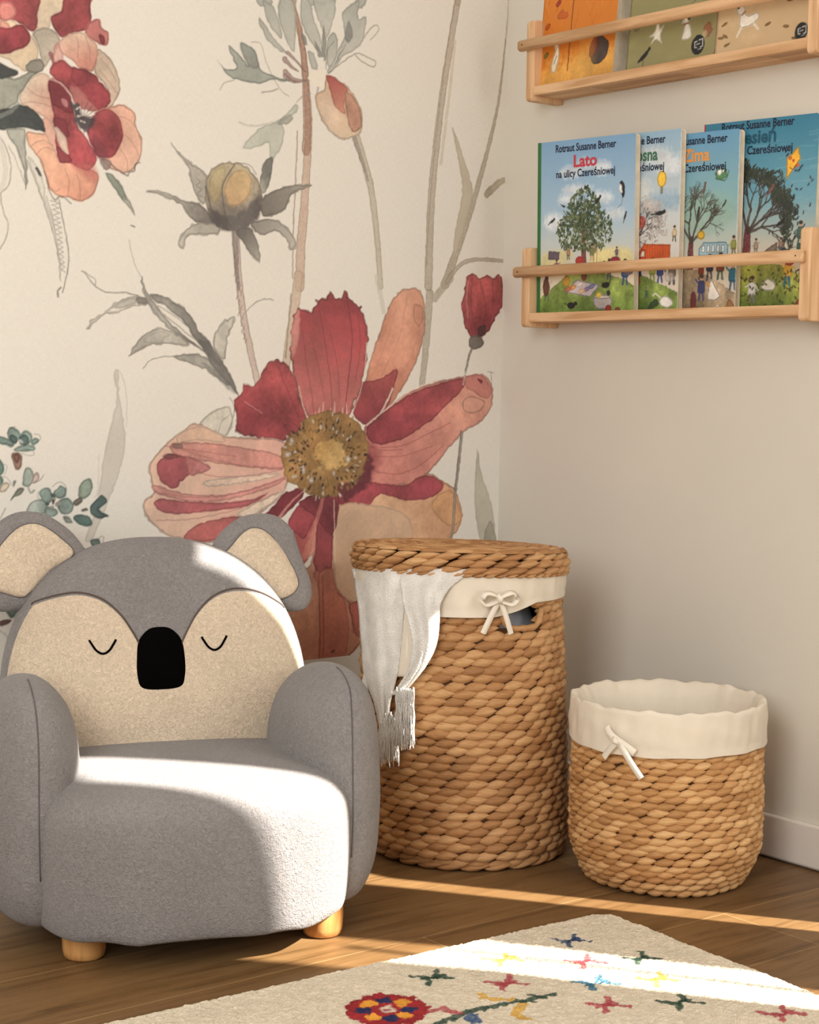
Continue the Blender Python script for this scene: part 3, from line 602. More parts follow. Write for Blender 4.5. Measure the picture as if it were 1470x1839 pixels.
F_(H([(700,-300),(1470,-260),(1600,60),(1400,200),(1150,260),(1060,440),(1040,740),(900,720),(780,620),(740,420)]), (216,172,136), edge=.15, mott=.1)
F_(H([(300,-200),(560,-400),(700,-400),(540,-40),(460,250),(380,330),(300,150)]), (178,76,76), edge=.25, mott=.25)
F_(H([(450,80),(560,-160),(640,-200),(560,60),(520,200),(420,260)]), (222,130,112), alpha=.8, edge=.15)
F_(H([(560,-250),(640,-500),(760,-500),(740,-200),(722,0),(715,350),(640,380),(560,420),(505,300),(528,160)]), (120,36,48), (160,62,66), (H([(680,-300)])[0], H([(600,380)])[0]), edge=.3, mott=.3)
F_(H([(505,420),(640,380),(720,380),(745,560),(840,700),(900,1000),(840,1400),(600,1440),(560,1430),(570,1000),(560,600)]), (188,92,76), edge=.2, mott=.22, alpha=.75)
F_(H([(890,770),(960,735),(1045,745),(1055,1110),(970,1110),(940,1000),(925,900)]), (180,86,74), edge=.35, mott=.2)
for P in ([(565,420),(572,800),(580,1200),(570,1440)], [(610,450),(615,800),(620,1200),(590,1430)], [(900,790),(930,940),(945,1080)], [(990,1210),(900,1330),(750,1420)], [(640,1450),(740,1410),(850,1405)], [(770,640),(850,700),(910,760)]): K_(H(P), .0014, (112,40,40), .6)
K_(H([(712,1290),(732,1282)]), .003, (70,34,34), .8)
F_(E([(505,925),(545,880),(590,830),(665,815),(645,860),(600,905),(560,935)]), (112,30,42), edge=.2, mott=.2); K_(E([(560,935),(610,870),(660,825)]), .004, (224,150,140), .8, .001)
F_(E([(600,945),(640,880),(690,850),(735,845),(700,940),(660,1010),(615,975)]), (148,48,58), edge=.25, mott=.3); F_(E([(640,870),(760,820),(800,860),(770,1000),(700,920)]), (118,34,46), edge=.2, mott=.3)
K_(E([(735,850),(705,960),(660,1081)]), .0045, (214,120,108), .7, .006); K_(E([(778,860),(780,1000),(782,1100)]), .0015, (238,210,186), .8)
# centre of the flower
F_(E([(580,640),(640,590),(670,540),(740,515),(800,520),(850,545),(900,600),(910,680),(890,770),(840,820),(760,850),(690,840),(620,800),(585,760),(575,700)]), (148,104,52), edge=.2, mott=.35, wob=6)
F_(E([(790,800),(850,800),(900,740),(900,690),(930,700),(920,780),(880,830),(820,860)]), (84,24,36), alpha=.9, soft=3, wob=8)
rr = random.Random(3)
ce = lambda x, y: E([(x, y)])[0]
for k in range(230):
    t = rr.uniform(0, 2*math.pi); q = rr.uniform(.48, 1.0)
    x = 742 + 158*q*math.cos(t); y = 690 + 158*q*math.sin(t)
    c = rr.choice([(74,46,34), (60,34,32), (176,126,54), (196,146,72), (120,78,34), (150,104,48), (206,160,92)])
    dk = 1.0 if math.cos(t) < .2 else .8
    cx_, cy_ = ce(x, y)
    mu.blob(cx_, cy_, rr.uniform(.0025, .006), rr.uniform(.0018, .0032), tuple(v*dk for v in c), rot=-t + rr.uniform(-.3, .3), edge=.3)
for k in range(34):
    t = rr.uniform(0, 2*math.pi); q = rr.uniform(.6, 1.03); x = 742 + 160*q*math.cos(t); y = 690 + 165*q*math.sin(t); cx_, cy_ = ce(x, y)
    mu.blob(cx_, cy_, rr.uniform(.002, .006), rr.uniform(.0014, .003), (226,214,200), rot=-t, edge=.2)
F_(E([(690,680),(715,635),(770,620),(815,640),(830,690),(820,730),(770,745),(715,735)]), (206,162,88), (190,134,60), (ce(770, 700), ce(700, 640)), edge=.3, mott=.3, wob=10)
for k in range(26):
    t = rr.uniform(0, 2*math.pi); x = 762 + 70*math.cos(t)*rr.uniform(.6, 1.1); y = 685 + 60*math.sin(t)*rr.uniform(.6, 1.1); cx_, cy_ = ce(x, y)
    mu.blob(cx_, cy_, .0035, .003, rr.choice([(150,98,40), (196,140,66), (214,172,100)]), edge=.3, alpha=.8)
for x, y, a, b_ in ((598,684,.007,.006), (614,630,.005,.006), (832,702,.006,.007), (690,784,.006,.005), (620,770,.004,.004), (778,757,.004,.005), (660,745,.004,.007)):
    cx_, cy_ = ce(x, y); mu.blob(cx_, cy_, a, b_, (224,212,200), edge=.3)
# red bud by the corner
F_(X([(835,520),(838,498),(850,492),(862,500),(872,494),(884,498),(900,496),(905,540),(893,566),(880,590),(860,608),(845,604),(833,580),(829,545)]), (172,64,68), (140,42,52), (X([(845,510)])[0], X([(870,595)])[0]), edge=.4, mott=.3, wob=4)
for P in ([(848,500),(846,550),(855,600)], [(862,505),(872,550),(866,596)], [(884,502),(886,545),(876,586)]): K_(X(P), .0012, (100,28,38), .6)
K_(X([(840,505),(838,540),(840,570)]), .0025, (216,130,126), .6)
F_(X([(845,604),(862,604),(868,618),(852,628),(842,620)]), (110,100,92), edge=.3); F_(X([(858,588),(872,584),(870,600),(860,604)]), (70,34,40), alpha=.9)
K_(X([(850,620),(842,640),(836,668)]), .004, (100,92,86), .85, .003); K_(X([(836,668),(832,690)]), .003, (190,180,166), .8)
K_(X([(829,780),(824,830),(817,890),(813,950),(806,985)]), .0045, (150,140,126), .85, .004, edge=.3); K_(X([(828,775),(823,830),(817,880)]), .003, (104,96,90), .7)
# small blue-green flowers
def gr(P, c, c2=None, **kw):
    q = G(P); F_(q, c, c2, (q[0], q[len(q)//2]) if c2 else None, edge=.35, mott=.25, **kw)
g1, g2, g3 = (110,140,134), (134,158,150), (62,88,88)
gr([(60,190),(75,140),(120,130),(170,160),(185,220),(140,270),(90,260)], g2, g1); gr([(160,230),(190,180),(240,160),(280,210),(260,280),(200,300),(170,270)], g1, g2)
gr([(-20,205),(70,230),(120,270),(110,300),(60,290),(-20,260)], g1); gr([(120,320),(180,290),(300,290),(305,330),(220,345),(150,345)], g2, g1); gr([(270,250),(300,220),(345,235),(320,275),(280,290)], g1)
gr([(85,210),(120,195),(150,225),(140,270),(100,260)], g3); gr([(165,235),(200,195),(245,205),(250,275),(210,290)], g3); gr([(160,245),(190,240),(200,262),(170,265)], (226,226,218))
K_(G([(60,190),(85,140),(130,128)]), .0008, INK, .6); K_(G([(300,190),(340,195),(355,230),(320,270)]), .0008, INK, .6); K_(G([(190,360),(250,378),(300,370),(290,340)]), .0008, INK, .5)
gr([(100,360),(150,350),(190,380),(182,480),(140,495),(112,430)], (140,104,88)); gr([(115,370),(160,360),(175,400),(145,450)], (112,72,60))
gr([(195,560),(220,490),(270,490),(300,560),(270,640),(220,650),(195,610)], (140,160,150), (160,176,164)); gr([(300,530),(330,520),(345,570),(300,620),(270,600)], (196,176,168))
K_(G([(300,610),(350,590),(380,550)]), .0009, INK, .6); K_(G([(245,650),(265,700),(300,680)]), .002, (110,110,108), .7)
gr([(95,770),(130,700),(170,655),(205,665),(195,700),(150,730)], (112,116,104)); gr([(110,600),(130,585),(140,610),(118,655)], (150,155,140))
gr([(-20,410),(15,430),(32,480),(20,540),(-20,555)], (86,124,112)); gr([(-20,560),(30,580),(20,650),(-20,670)], (92,120,110)); gr([(20,620),(80,620),(60,680),(0,695)], (204,188,166))
K_(G([(20,450),(60,470),(40,540)]), .0008, INK, .5); K_(G([(0,560),(60,570),(105,640)]), .0008, INK, .5)
gr([(240,830),(290,770),(380,760),(420,830),(400,890),(240,890)], (160,172,164), g2); gr([(400,830),(480,840),(500,900),(400,900)], g2)
gr([(345,690),(400,655),(450,690),(455,770),(390,785),(350,740)], g2, g1); gr([(468,690),(520,642),(575,670),(575,720),(515,748),(475,725)], g2, g1); gr([(515,760),(590,743),(636,800),(622,870),(560,897),(505,850)], g1, g2)
gr([(440,700),(475,710),(480,750),(450,745)], g3); gr([(390,790),(430,780),(425,820)], g3)
for x, y in ((458,770), (512,790), (452,825), (470,760), (495,805)): gr([(x-14,y-12),(x+12,y-14),(x+14,y+12),(x-10,y+14)], (216,210,198))
gr([(450,765),(470,770),(465,800),(448,795)], (80,66,60)); K_(G([(455,650),(500,612),(560,625),(575,680)]), .0008, INK, .6); K_(G([(335,690),(330,740),(360,770)]), .0008, INK, .5)
gr([(680,700),(700,620),(760,580),(805,610),(800,680),(740,750),(690,745)], (134,152,136), (104,126,112)); gr([(635,790),(690,740),(720,760),(700,795),(645,812)], (104,100,92))
gr([(778,830),(830,770),(890,722),(932,782),(862,850),(945,900),(875,925),(800,893)], (66,94,92), (58,82,84)); gr([(710,850),(750,838),(758,856),(715,868)], (110,100,94))
gr([(638,912),(700,890),(785,907),(792,985),(720,985),(660,952)], (68,98,94)); gr([(790,1110),(862,1100),(872,1140),(820,1170),(795,1160)], (80,102,98)); gr([(540,910),(600,915),(628,960),(580,965)], (120,128,122))
K_(G([(862,1100),(880,1085),(905,1090),(885,1160)]), .0008, INK, .6); K_(G([(0,930),(30,880),(48,830)]), .001, INK, .6)
gr([(45,1700),(80,1660),(150,1645),(200,1660),(160,1730),(110,1785),(60,1755)], (78,104,100), g1); gr([(-20,1830),(30,1808),(100,1800),(60,1850),(-20,1860)], (92,60,54)); K_(G([(0,1900),(60,1950),(90,2100)]), .0009, INK, .5)

mu.a = mu.a*.84 + np.array((234, 230, 220), np.float32)/255*.16
lum = mu.a.mean(-1, keepdims=True); mu.a = lum + (mu.a - lum)*.86 + (np.array((234, 230, 220))/255 - .886)*.14
M['mural'] = attr_mat('mural_print', 0.9, 'linen')
Z1 = CZ + CH
ev = [(-4.2,0,0),(0,0,0),(0,0,CZ),(-4.2,0,CZ),(-4.2,0,Z1),(0,0,Z1),(0,0,2.62),(-4.2,0,2.62),(CX,0,CZ),(CX,0,Z1)]
ef = [(0,1,2,3),(3,8,9,4),(4,5,6,7)]
ws = mu.mesh('wall_back', lambda u, v: (u + CX, 0*u, v + CZ), M['mural'], extra=(ev, ef, [0]*3, L4((234,230,220))))
struct(ws)

# ------------------------------------------------------------------ koala armchair
YAW = math.radians(-19.5)
chair = empty('koala_armchair', (-1.154 - 0.02*math.cos(YAW), -0.622 - 0.02*math.sin(YAW), 0), (0, 0, YAW))
tag(chair, 'grey fabric children\'s armchair with a sleeping koala face, round ears and wooden feet', 'armchair')
def sup(t, n): 
    c, s = math.cos(t), math.sin(t)
    return math.copysign(abs(c)**(2/n), c), math.copysign(abs(s)**(2/n), s)
def loft(slices, n=72, e=2.3, zfun=None, sub=5):
    """slices: (z, x0, x1, y0, y1[, exponent]); smooth interpolation between them"""
    sl_ = [tuple(s) + ((e,) if len(s) == 5 else ()) for s in slices]
    P = []
    for s in spline(sl_, sub):
        z, x0, x1, y0, y1, ex = s; cx_, cy_, a, b_ = (x0+x1)/2, (y0+y1)/2, abs(x1-x0)/2, abs(y1-y0)/2
        row = []
        for k in range(n):
            u, v = sup(2*math.pi*k/n, ex); x = cx_ + a*u; y = cy_ + b_*v
            row.append((x, y, z + (zfun(x, y, z) if zfun else 0)))
        P.append(row)
    mb = MB(); mb.grid(P, wrap=True)
    mb.f.append(tuple(range(n))[::-1]); mb.m.append(0)
    l = (len(P) - 1)*n; mb.f.append(tuple(l + k for k in range(n))); mb.m.append(0)
    return mb
def zc(x, y, z):
    q = min(abs(x)/0.25, 1)**4; d = 0.006*q*max(0, 1 - (z - 0.045)/0.12)
    if z < .06: d += 0.0022*math.sin(x*70) + .0015*math.sin(x*33 + 1)
    return d
seat = loft([(.045,-.236,.236,-.104,.30,3.4), (.052,-.250,.250,-.118,.32,3.3), (.085,-.258,.258,-.124,.33,3.2), (.16,-.262,.262,-.127,.34,3.2), (.225,-.260,.260,-.124,.34,3.2),
             (.253,-.250,.250,-.112,.33,3), (.268,-.232,.232,-.088,.32,3), (.277,-.200,.200,-.05,.30,2.8), (.283,-.13,.13,.02,.24,2.4), (.285,-.03,.03,.10,.16,2)], zfun=zc)
seat.obj('seat', M['grey'], chair)
for sgn in (1, -1):
    sl_ = [(z, cx_ - a, cx_ + a, cy_ - b_, cy_ + b_) for z, cx_, a, cy_, b_ in
           ((.044,.235,.035,.14,.10), (.06,.24,.06,.14,.15), (.11,.246,.079,.145,.176), (.19,.249,.085,.15,.184), (.27,.249,.084,.15,.180), (.33,.249,.078,.145,.170),
            (.372,.250,.066,.135,.150), (.402,.252,.047,.12,.118), (.420,.253,.026,.11,.07), (.426,.253,.007,.10,.02))]
    q = loft(sl_, e=2.12)
    if sgn < 0: q.v = [(-x, y, z) for x, y, z in q.v]; q.f = [f[::-1] for f in q.f]
    arm = q.obj('armrest', M['grey'], chair)
    # seam running over the arm from front to back, and the side panel seam
    pts = []
    ss = spline(sl_, 6)
    for s in ss[14:]:
        z, x0, x1, y0, y1 = s; f = .50; a = (x1-x0)/2; u = 2*f - 1
        y = (y0+y1)/2 - (y1-y0)/2*(1 - abs(u)**2.12)**(1/2.12)
        pts.append(((x0 + (x1-x0)*f)*sgn, y + .0004, z))
    s0 = MB(); s0.tube(pts, .0014, 6); s0.obj('seam', M['greyseam'], arm)
HW, HC, HU, HD, HT, HE = .27, .33, .29, .16, .088, 2.9
def rho(x, z):
    hz = HU if z > HC else HD
    return ((abs(x)/HW)**2.3 + (abs(z - HC)/hz)**2.3)**(1/2.3)
def heady(x, z, off=0.0):
    r = min(rho(x, z), .9999)
    return .335 + (z - HC)*.17 - (HT + off)*(1 - r**HE)**(1/HE)
P = []
for i in range(61):
    ph = -math.pi/2 + math.pi*i/60
    cr = abs(math.cos(ph))**(2/HE); yy = math.copysign(abs(math.sin(ph))**(2/HE), math.sin(ph))
    row = []
    for k in range(120):
        u, v = sup(2*math.pi*k/120, 2.3); z = HC + v*cr*(HU if v > 0 else HD)
        row.append((u*cr*HW, .335 + (z - HC)*.17 + yy*HT, z))
    P.append(row)
mb = MB(); mb.grid(P, wrap=True, flip=False); head = mb.obj('backrest', M['grey'], chair)
# cream face, laid over the front of the backrest
BR = [(-.264,.470),(-.250,.492),(-.212,.517),(-.174,.530),(-.138,.534),(-.102,.523),(-.073,.498),(-.052,.466),(-.036,.436),(-.007,.40),(.024,.436),(.040,.466),(.060,.497),(.086,.521),(.116,.533),(.148,.534),(.185,.524),(.222,.502),(.250,.478),(.264,.460)]
bsp = np.array(spline(BR, 8))
def brow(x): return float(np.interp(x, bsp[:, 0], bsp[:, 1]))
P = []; edge = []
for k in range(-80, 81):
    x = .2615*math.sin(math.pi/2*k/80); KX = HW*.978
    zl = HC + HU*.978*max(1 - (abs(x)/KX)**2.3, 0)**(1/2.3); zt = min(brow(x), zl); col = []
    for j in range(40):
        z = .20 + (zt - .20)*j/39; y = heady(x, z) - .0014
        if j == 39 or abs(k) == 80: y += .003
        col.append((x, y, z))
    P.append(col)
    if brow(x) < zl + .004: edge.append((x, heady(x, zt) - .0008, zt))
mb = MB(); mb.grid(P, flip=True); face = mb.obj('face_panel', M['cream'], head)
mb = MB(); mb.tube(edge, .0015, 6); mb.obj('brow_seam', M['seam'], head)
def disc(name, out, mat, parent, h, front, e=2.2, rings=8):
    """domed felt patch following the face; out is a closed outline in x, z"""
    o_ = np.array(spline(out, 6, True)); c = o_.mean(0); P = []
    for i in range(rings + 1):
        r = 1 - i/rings if i < rings else 0.001
        P.append([(c[0] + (p[0]-c[0])*r, front(c[0] + (p[0]-c[0])*r, c[1] + (p[1]-c[1])*r) - .0015 - h*(1 - r**e), c[1] + (p[1]-c[1])*r) for p in o_])
    mb = MB(); mb.grid(P, wrap=True, flip=False); return mb.obj(name, mat, parent)
nx = -.007
disc('nose', [(nx-.041,.425),(nx-.037,.452),(nx-.020,.471),(nx,.475),(nx+.020,.471),(nx+.037,.452),(nx+.042,.420),(nx+.041,.392),(nx+.033,.374),(nx,.370),(nx-.033,.374),(nx-.041,.395)], M['black'], head, .012, heady)
for cx_ in (-.105, .088):
    pts = [(cx_-.0225,.456),(cx_-.019,.450),(cx_-.0105,.438),(cx_,.433),(cx_+.0105,.438),(cx_+.019,.450),(cx_+.0225,.456)]
    mb = MB(); mb.tube([(x, heady(x, z) - .0018, z) for x, z in spline(pts, 4)], .0020, 8); mb.obj('closed_eye', M['black'], head)
def cushion(name, out, th, yc, mat, parent, e=2.4, front_only=False, rings=12, dy=None):
    o_ = np.array(spline(out, 7, True)); c = o_.mean(0); P = []
    dyf = dy or (lambda x, z: 0)
    rs = [math.cos(math.pi/2*i/rings)**.8 if i < rings else .002 for i in range(rings + 1)]
    hs = [(1 - r**e)**(1/e) for r in rs]
    seq = [(r, -h) for r, h in zip(rs, hs)][::-1] + ([] if front_only else [(r, h) for r, h in zip(rs, hs)][1:])
    for r, h in seq:
        P.append([(c[0] + (p[0]-c[0])*r, yc + th*h + dyf(c[0] + (p[0]-c[0])*r, c[1] + (p[1]-c[1])*r), c[1] + (p[1]-c[1])*r) for p in o_])
    mb = MB(); mb.grid(P, wrap=True, flip=True); return mb.obj(name, mat, parent)
earR = [(.085,.575),(.100,.612),(.118,.640),(.150,.664),(.185,.672),(.222,.668),(.250,.645),(.262,.610),(.272,.578),(.280,.555),(.282,.525),(.268,.500),(.235,.496),(.205,.505),(.17,.50),(.12,.53)]
innR = [(.116,.592),(.134,.620),(.155,.642),(.175,.649),(.198,.641),(.222,.616),(.240,.585),(.252,.556),(.250,.540),(.236,.527),(.210,.520),(.188,.532),(.150,.566)]
earL = [(-.10,.585),(-.118,.612),(-.140,.640),(-.170,.663),(-.200,.675),(-.235,.674),(-.268,.655),(-.292,.622),(-.312,.580),(-.318,.548),(-.308,.520),(-.285,.508),(-.255,.505),(-.225,.508),(-.17,.51),(-.12,.54)]
innL = [(-.140,.604),(-.162,.632),(-.190,.652),(-.212,.657),(-.236,.648),(-.262,.622),(-.285,.590),(-.296,.568),(-.288,.550),(-.262,.540),(-.232,.532),(-.215,.540),(-.18,.575)]
for outl, inn, sg in (([(x+.010, z-.014) for x, z in earR], [(x+.010, z-.014) for x, z in innR], 1), ([(x, z-.010) for x, z in earL], [(x, z-.010) for x, z in innL], -1)):
    f = lambda x, z: (z - .55)*.2 + .02*math.sin((x + z)*38)*.15
    ear = cushion('ear', outl, .024, .385, M['grey'], chair, dy=f)
    ip = cushion('inner_ear', inn, .014, .3665, M['cream'], ear, front_only=True, dy=f)
    o_ = spline(inn, 7, True); o_.append(o_[0])
    mb = MB(); mb.tube([(x, .3645 + f(x, z), z) for x, z in o_], .0011, 6); mb.obj('ear_seam', M['greyseam'], ear)
for x, y in ((-.176, -.0), (.211, .004), (-.17, .27), (.19, .27)):
    mb = MB(); prof = [(0,.0),(.026,.0),(.031,.004),(.0335,.014),(.0345,.035),(.034,.055),(.032,.080)]
    mb.grid([[(x + .0 + r*math.cos(2*math.pi*k/32), y + r*math.sin(2*math.pi*k/32), z) for k in range(32)] for r, z in prof], wrap=True)
    mb.obj('leg', M['leg'], chair)

# ------------------------------------------------------------------ woven baskets
def leaf(mb, cx_, cy_, rad, ang, z, L, Wd, bulge, slant, twist, lean=0.0, nrm=None, tz=0.0):
    """one twisted leaf of water hyacinth lying on the wall of a round basket"""
    ns, nt_ = 8, 5; P = []
    for i in range(ns + 1):
        s = -1 + 2*i/ns; row = []
        wd = Wd*(1 - abs(s)**1.9)**.8 + .0004
        for j in range(nt_):
            t = -1 + 2*j/(nt_ - 1)
            zz_ = z + slant*s + wd*t + slant*.5*math.sin(s*2.2)
            r = rad + bulge*(1 - abs(t)**2.6)*(1 - .6*s*s) + twist*s - .0046*abs(t)**2.2 - .0035*abs(s)**3 + tz*(zz_ - z)
            a = ang + L*s/rad
            row.append((cx_ + r*math.cos(a), cy_ + r*math.sin(a), zz_))
        P.append(row)
    mb.grid(P, flip=False)
def basket_body(parent, R, z0, z1, rows, n, Lk, seed, mat, lean, hole=None, zwave=0):
    rd = random.Random(seed); mb = MB(); dz = (z1 - z0)/rows
    for i in range(rows):
        z = z0 + (i + .5)*dz; off = (i % 2)*.5 + rd.uniform(-.12, .12); r = R(z)
        ax = rd.uniform(0, 6.28)
        for k in range(n):
            a = 2*math.pi*(k + off + rd.uniform(-.10, .10))/n
            if hole and hole(a, z): continue
            pitch = 2*math.pi*r/n
            sl = 1 if math.sin(a*1.3 + 2) > -.9 else -1
            leaf(mb, 0, 0, r + rd.uniform(-.0008, .0012), a, z + .0012*math.sin(a*3 + ax), pitch*Lk*rd.uniform(.92, 1.12), dz*rd.uniform(.70, .80), rd.uniform(.0058, .0078), dz*.13*sl, rd.uniform(.0008, .0022))
    return mb.obj('woven_body', mat, parent)

# tall laundry basket
TB = np.array([-0.4265, -0.408])
tall = empty('laundry_basket', (TB[0], TB[1], 0), (0.0, 0.0, 0.0))
tag(tall, 'tall round water hyacinth laundry basket with a flat lid and cotton liner in the corner', 'basket')
_vd = np.array([0.657, 0.754])        # away from the camera, used to find the front of the basket
lean_dir = np.array([-0.754, 0.657]); LEAN = 0.024
def leanpt(z): return lean_dir*LEAN*(z/.55)
def apply_lean(mb_or_obj):
    me = mb_or_obj.data
    co = np.empty(len(me.vertices)*3, np.float32); me.vertices.foreach_get('co', co); co = co.reshape(-1, 3)
    co[:, 0] += lean_dir[0]*LEAN*co[:, 2]/.55; co[:, 1] += lean_dir[1]*LEAN*co[:, 2]/.55
    me.vertices.foreach_set('co', co.reshape(-1)); me.update(); return mb_or_obj
def rT(z): return .190 + .004*math.sin(min(z, .5)/.5*math.pi) - (.012*(1 - z/.03) if z < .03 else 0)
def tallang(px, py, r=.2):
    c = TB + leanpt(.45); p = on_cyl(c[0], c[1], r, px, py); return math.atan2(p[1]-c[1], p[0]-c[0]), p[2]
aF = tallang(850, 1300)[0]
h0, h1 = tallang(908, 1110)[0], tallang(974, 1110)[0]
HZ0, HZ1 = .450, .50
def hole(a, z):
    a = (a - aF + math.pi) % (2*math.pi) - math.pi + aF
    return h0 - .02 < a < h1 + .02 and HZ0 - .002 < z
b0 = apply_lean(basket_body(tall, rT, .008, .535, 35, 32, .66, 11, M['straw'], 0, hole))
mb = MB(); P = []   # inner skin
zs = [.004 + .53*i/40 for i in range(41)]
for i in range(40):
    for k in range(96):
        a0, a1 = 2*math.pi*k/96, 2*math.pi*(k+1)/96
        if hole((a0+a1)/2, zs[i] + .006): continue
        q = [((rT(z) - .002)*math.cos(a), (rT(z) - .002)*math.sin(a), z) for a, z in ((a0, zs[i]), (a1, zs[i]), (a1, zs[i+1]), (a0, zs[i+1]))]
        mb.add(q, [(0, 1, 2, 3)])
mb.add([(.185*math.cos(2*math.pi*k/48), .185*math.sin(2*math.pi*k/48), .006) for k in range(48)], [tuple(range(48))[::-1]])
apply_lean(mb.obj('inner_wall', M['strawdark'], tall))
# bottom braid and handle rim
mb = MB(); rd = random.Random(5)
for k in range(26): leaf(mb, 0, 0, .184, 2*math.pi*k/26 + rd.uniform(-.03, .03), .0095, .031, .0085, .008, .003, .002)
apply_lean(mb.obj('base_braid', M['straw'], tall))
mb = MB(); pts = []
for t in range(13):
    f = t/12; a = h0 - .03 + (h1 - h0 + .06)*f; z = HZ0 + .003 + .034*(abs(2*f - 1)**6); pts.append((.194*math.cos(a), .194*math.sin(a), z))
mb.tube(pts, [.006 + .0012*math.sin(t*2.4) for t in range(13)], 8); apply_lean(mb.obj('handle_rim', M['straw'], tall))
# liner cuff
def cuff(name, parent, r0, ztop, zlow, inner, mat, n=160, wr=.0015, seed=3, hem=True, puff=.006):
    rd = random.Random(seed); ph = [rd.uniform(0, 6.28) for _ in range(8)]
    def wv(a, z): return wr*(math.sin(a*23 + ph[0] + z*30) + .7*math.sin(a*41 + ph[1] - z*50) + .8*math.sin(a*11 + ph[2]) + .6*math.sin(z*140 + a*5))
    P = []
    rows = 14
    for i in range(rows + 1):
        f = i/rows; row = []
        for k in range(n):
            a = 2*math.pi*k/n; zl = zlow(a); z = zl + (ztop(a) - zl)*f
            r = r0 + puff*math.sin(f*math.pi*.9)*.6 + wv(a, z)*(.4 + .8*math.sin(f*3.1)) + (.0016 if f < .12 and hem else 0)
            row.append((r*math.cos(a), r*math.sin(a), z))
        P.append(row)
    for f, dr, dz in inner:
        P.append([((r0 + dr + wv(2*math.pi*k/n, f))*math.cos(2*math.pi*k/n), (r0 + dr + wv(2*math.pi*k/n, f))*math.sin(2*math.pi*k/n), ztop(2*math.pi*k/n) + dz) for k in range(n)])
    mb = MB(); mb.grid(P, wrap=True); return mb.obj(name, mat, parent)
def zlow_t(a):
    a = (a - aF + math.pi) % (2*math.pi) - math.pi; s = a*.2   # distance along the wall, to the right positive
    return .476 + min(max(0, s - .03), .1)**1.25*.42
apply_lean(cuff('liner_cuff', tall, .199, lambda a: .552, zlow_t, [(0, -.006, .002)], M['liner'], wr=.0009))
def ribbon(mb, pts, w, normal_at, th=.0012):
    """flat tape through pts, given width direction"""
    P = []
    for i, p in enumerate(pts):
        p = Vector(p); t = (Vector(pts[min(i+1, len(pts)-1)]) - Vector(pts[max(i-1, 0)])).normalized()
        nn = Vector(normal_at(p)).normalized(); s = t.cross(nn).normalized()*w*.5
        P.append([p - s + nn*th, p + s + nn*th, p + s, p - s])
    mb.grid(P, wrap=True)
def cyl_frame(c, r, px, py):
    p0 = on_cyl(c[0], c[1], r, px, py); n0 = Vector((p0[0]-c[0], p0[1]-c[1], 0)).normalized(); t0 = Vector((-n0.y, n0.x, 0))
    return Vector(p0), n0, t0
cT = TB + leanpt(.5)
p0, n0, t0 = cyl_frame(cT, .204, 893, 1074); loc = lambda a, z, d=0: tuple(p0 - Vector((TB[0], TB[1], 0)) + t0*a + Vector((0, 0, z)) + n0*d)
mb = MB(); nf = lambda p: n0
ribbon(mb, spline([loc(.002,.0,.006), loc(-.008,-.02,.006), loc(-.018,-.042,.004), loc(-.028,-.064,.003)], 5), .011, nf)
ribbon(mb, spline([loc(.002,.0,.006), loc(.010,-.02,.006), loc(.018,-.042,.005), loc(.026,-.066,.004)], 5), .010, nf)
tp = lambda p: (n0*.5 + Vector((0, 0, .9)))
for sg in (-1, 1):
    lp_ = [loc(0,0,.008), loc(sg*.012,.008,.014), loc(sg*.026,.010,.012), loc(sg*.034,0,.010), loc(sg*.026,-.011,.008), loc(sg*.012,-.008,.007), loc(0,-.002,.006)]
    ribbon(mb, spline(lp_, 6), .013, tp, .0018)
mb.tube([loc(-.004,.007,.011), loc(0,0,.014), loc(.003,-.008,.010)], [.004, .0058, .0035], 8)
mb.obj('ribbon_bow', M['ribbon'], tall)
# lid
def lidr(z): return .2125
lid = MB(); rd = random.Random(8); cz = (.541, .556, .571)
for i, z in enumerate(cz):
    for k in range(29):
        a = 2*math.pi*(k + (i % 2)*.5 + rd.uniform(-.1, .1))/29
        leaf(lid, 0, 0, .2095 + (.0015 if i == 1 else 0) - (.003 if i == 2 else 0), a, z, .0285, .0098, .008, .003, .0025)
for rr_, zz_, nn_ in ((.203, .581, 27), (.188, .583, 25), (.172, .584, 23), (.156, .585, 21), (.14, .585, 19), (.124, .585, 17), (.108, .585, 15), (.092, .585, 12), (.076, .585, 10), (.06, .585, 8), (.044, .585, 6), (.028, .585, 4)):
    for k in range(nn_):     # concentric braids of the top
        a = 2*math.pi*(k + rd.uniform(0, .3))/nn_; P = []
        for i in range(7):
            s = -1 + i/3; wd = .0095*(1 - abs(s)**2.2)**.7 + .0004
            P.append([((rr_ + .002*s + wd*t)*math.cos(a + .026*s/rr_), (rr_ + .002*s + wd*t)*math.sin(a + .026*s/rr_), zz_ + .006*(1 - t*t)*(1 - .5*s*s) + .001*s - .002*abs(t)) for t in (-1, -.5, 0, .5, 1)])
        lid.grid(P, flip=True)
for k in range(60):          # thin stitched edge
    a = 2*math.pi*k/60; leaf(lid, 0, 0, .211, a, .532, .014, .0042, .004, .002, .001)
lid.v = [(x*.975, y*.975, .545 + (z - .532)*.86 - .045*(x*.657 + y*.754) - .014*(x*.754 - y*.657)) for x, y, z in lid.v]
lid.obj('_', M['straw'])
lo = bpy.data.objects['_']; lo.name = 'lid'; lo.parent = tall; apply_lean(lo)
mb = MB(); mb.grid([[(r*math.cos(2*math.pi*k/64), r*math.sin(2*math.pi*k/64), z) for k in range(64)] for r, z in ((.001,.576),(.195,.576),(.201,.570),(.201,.552),(.195,.552),(.001,.552))], wrap=True, flip=True)
apply_lean(mb.obj('lid_core', M['strawdark'], lo))
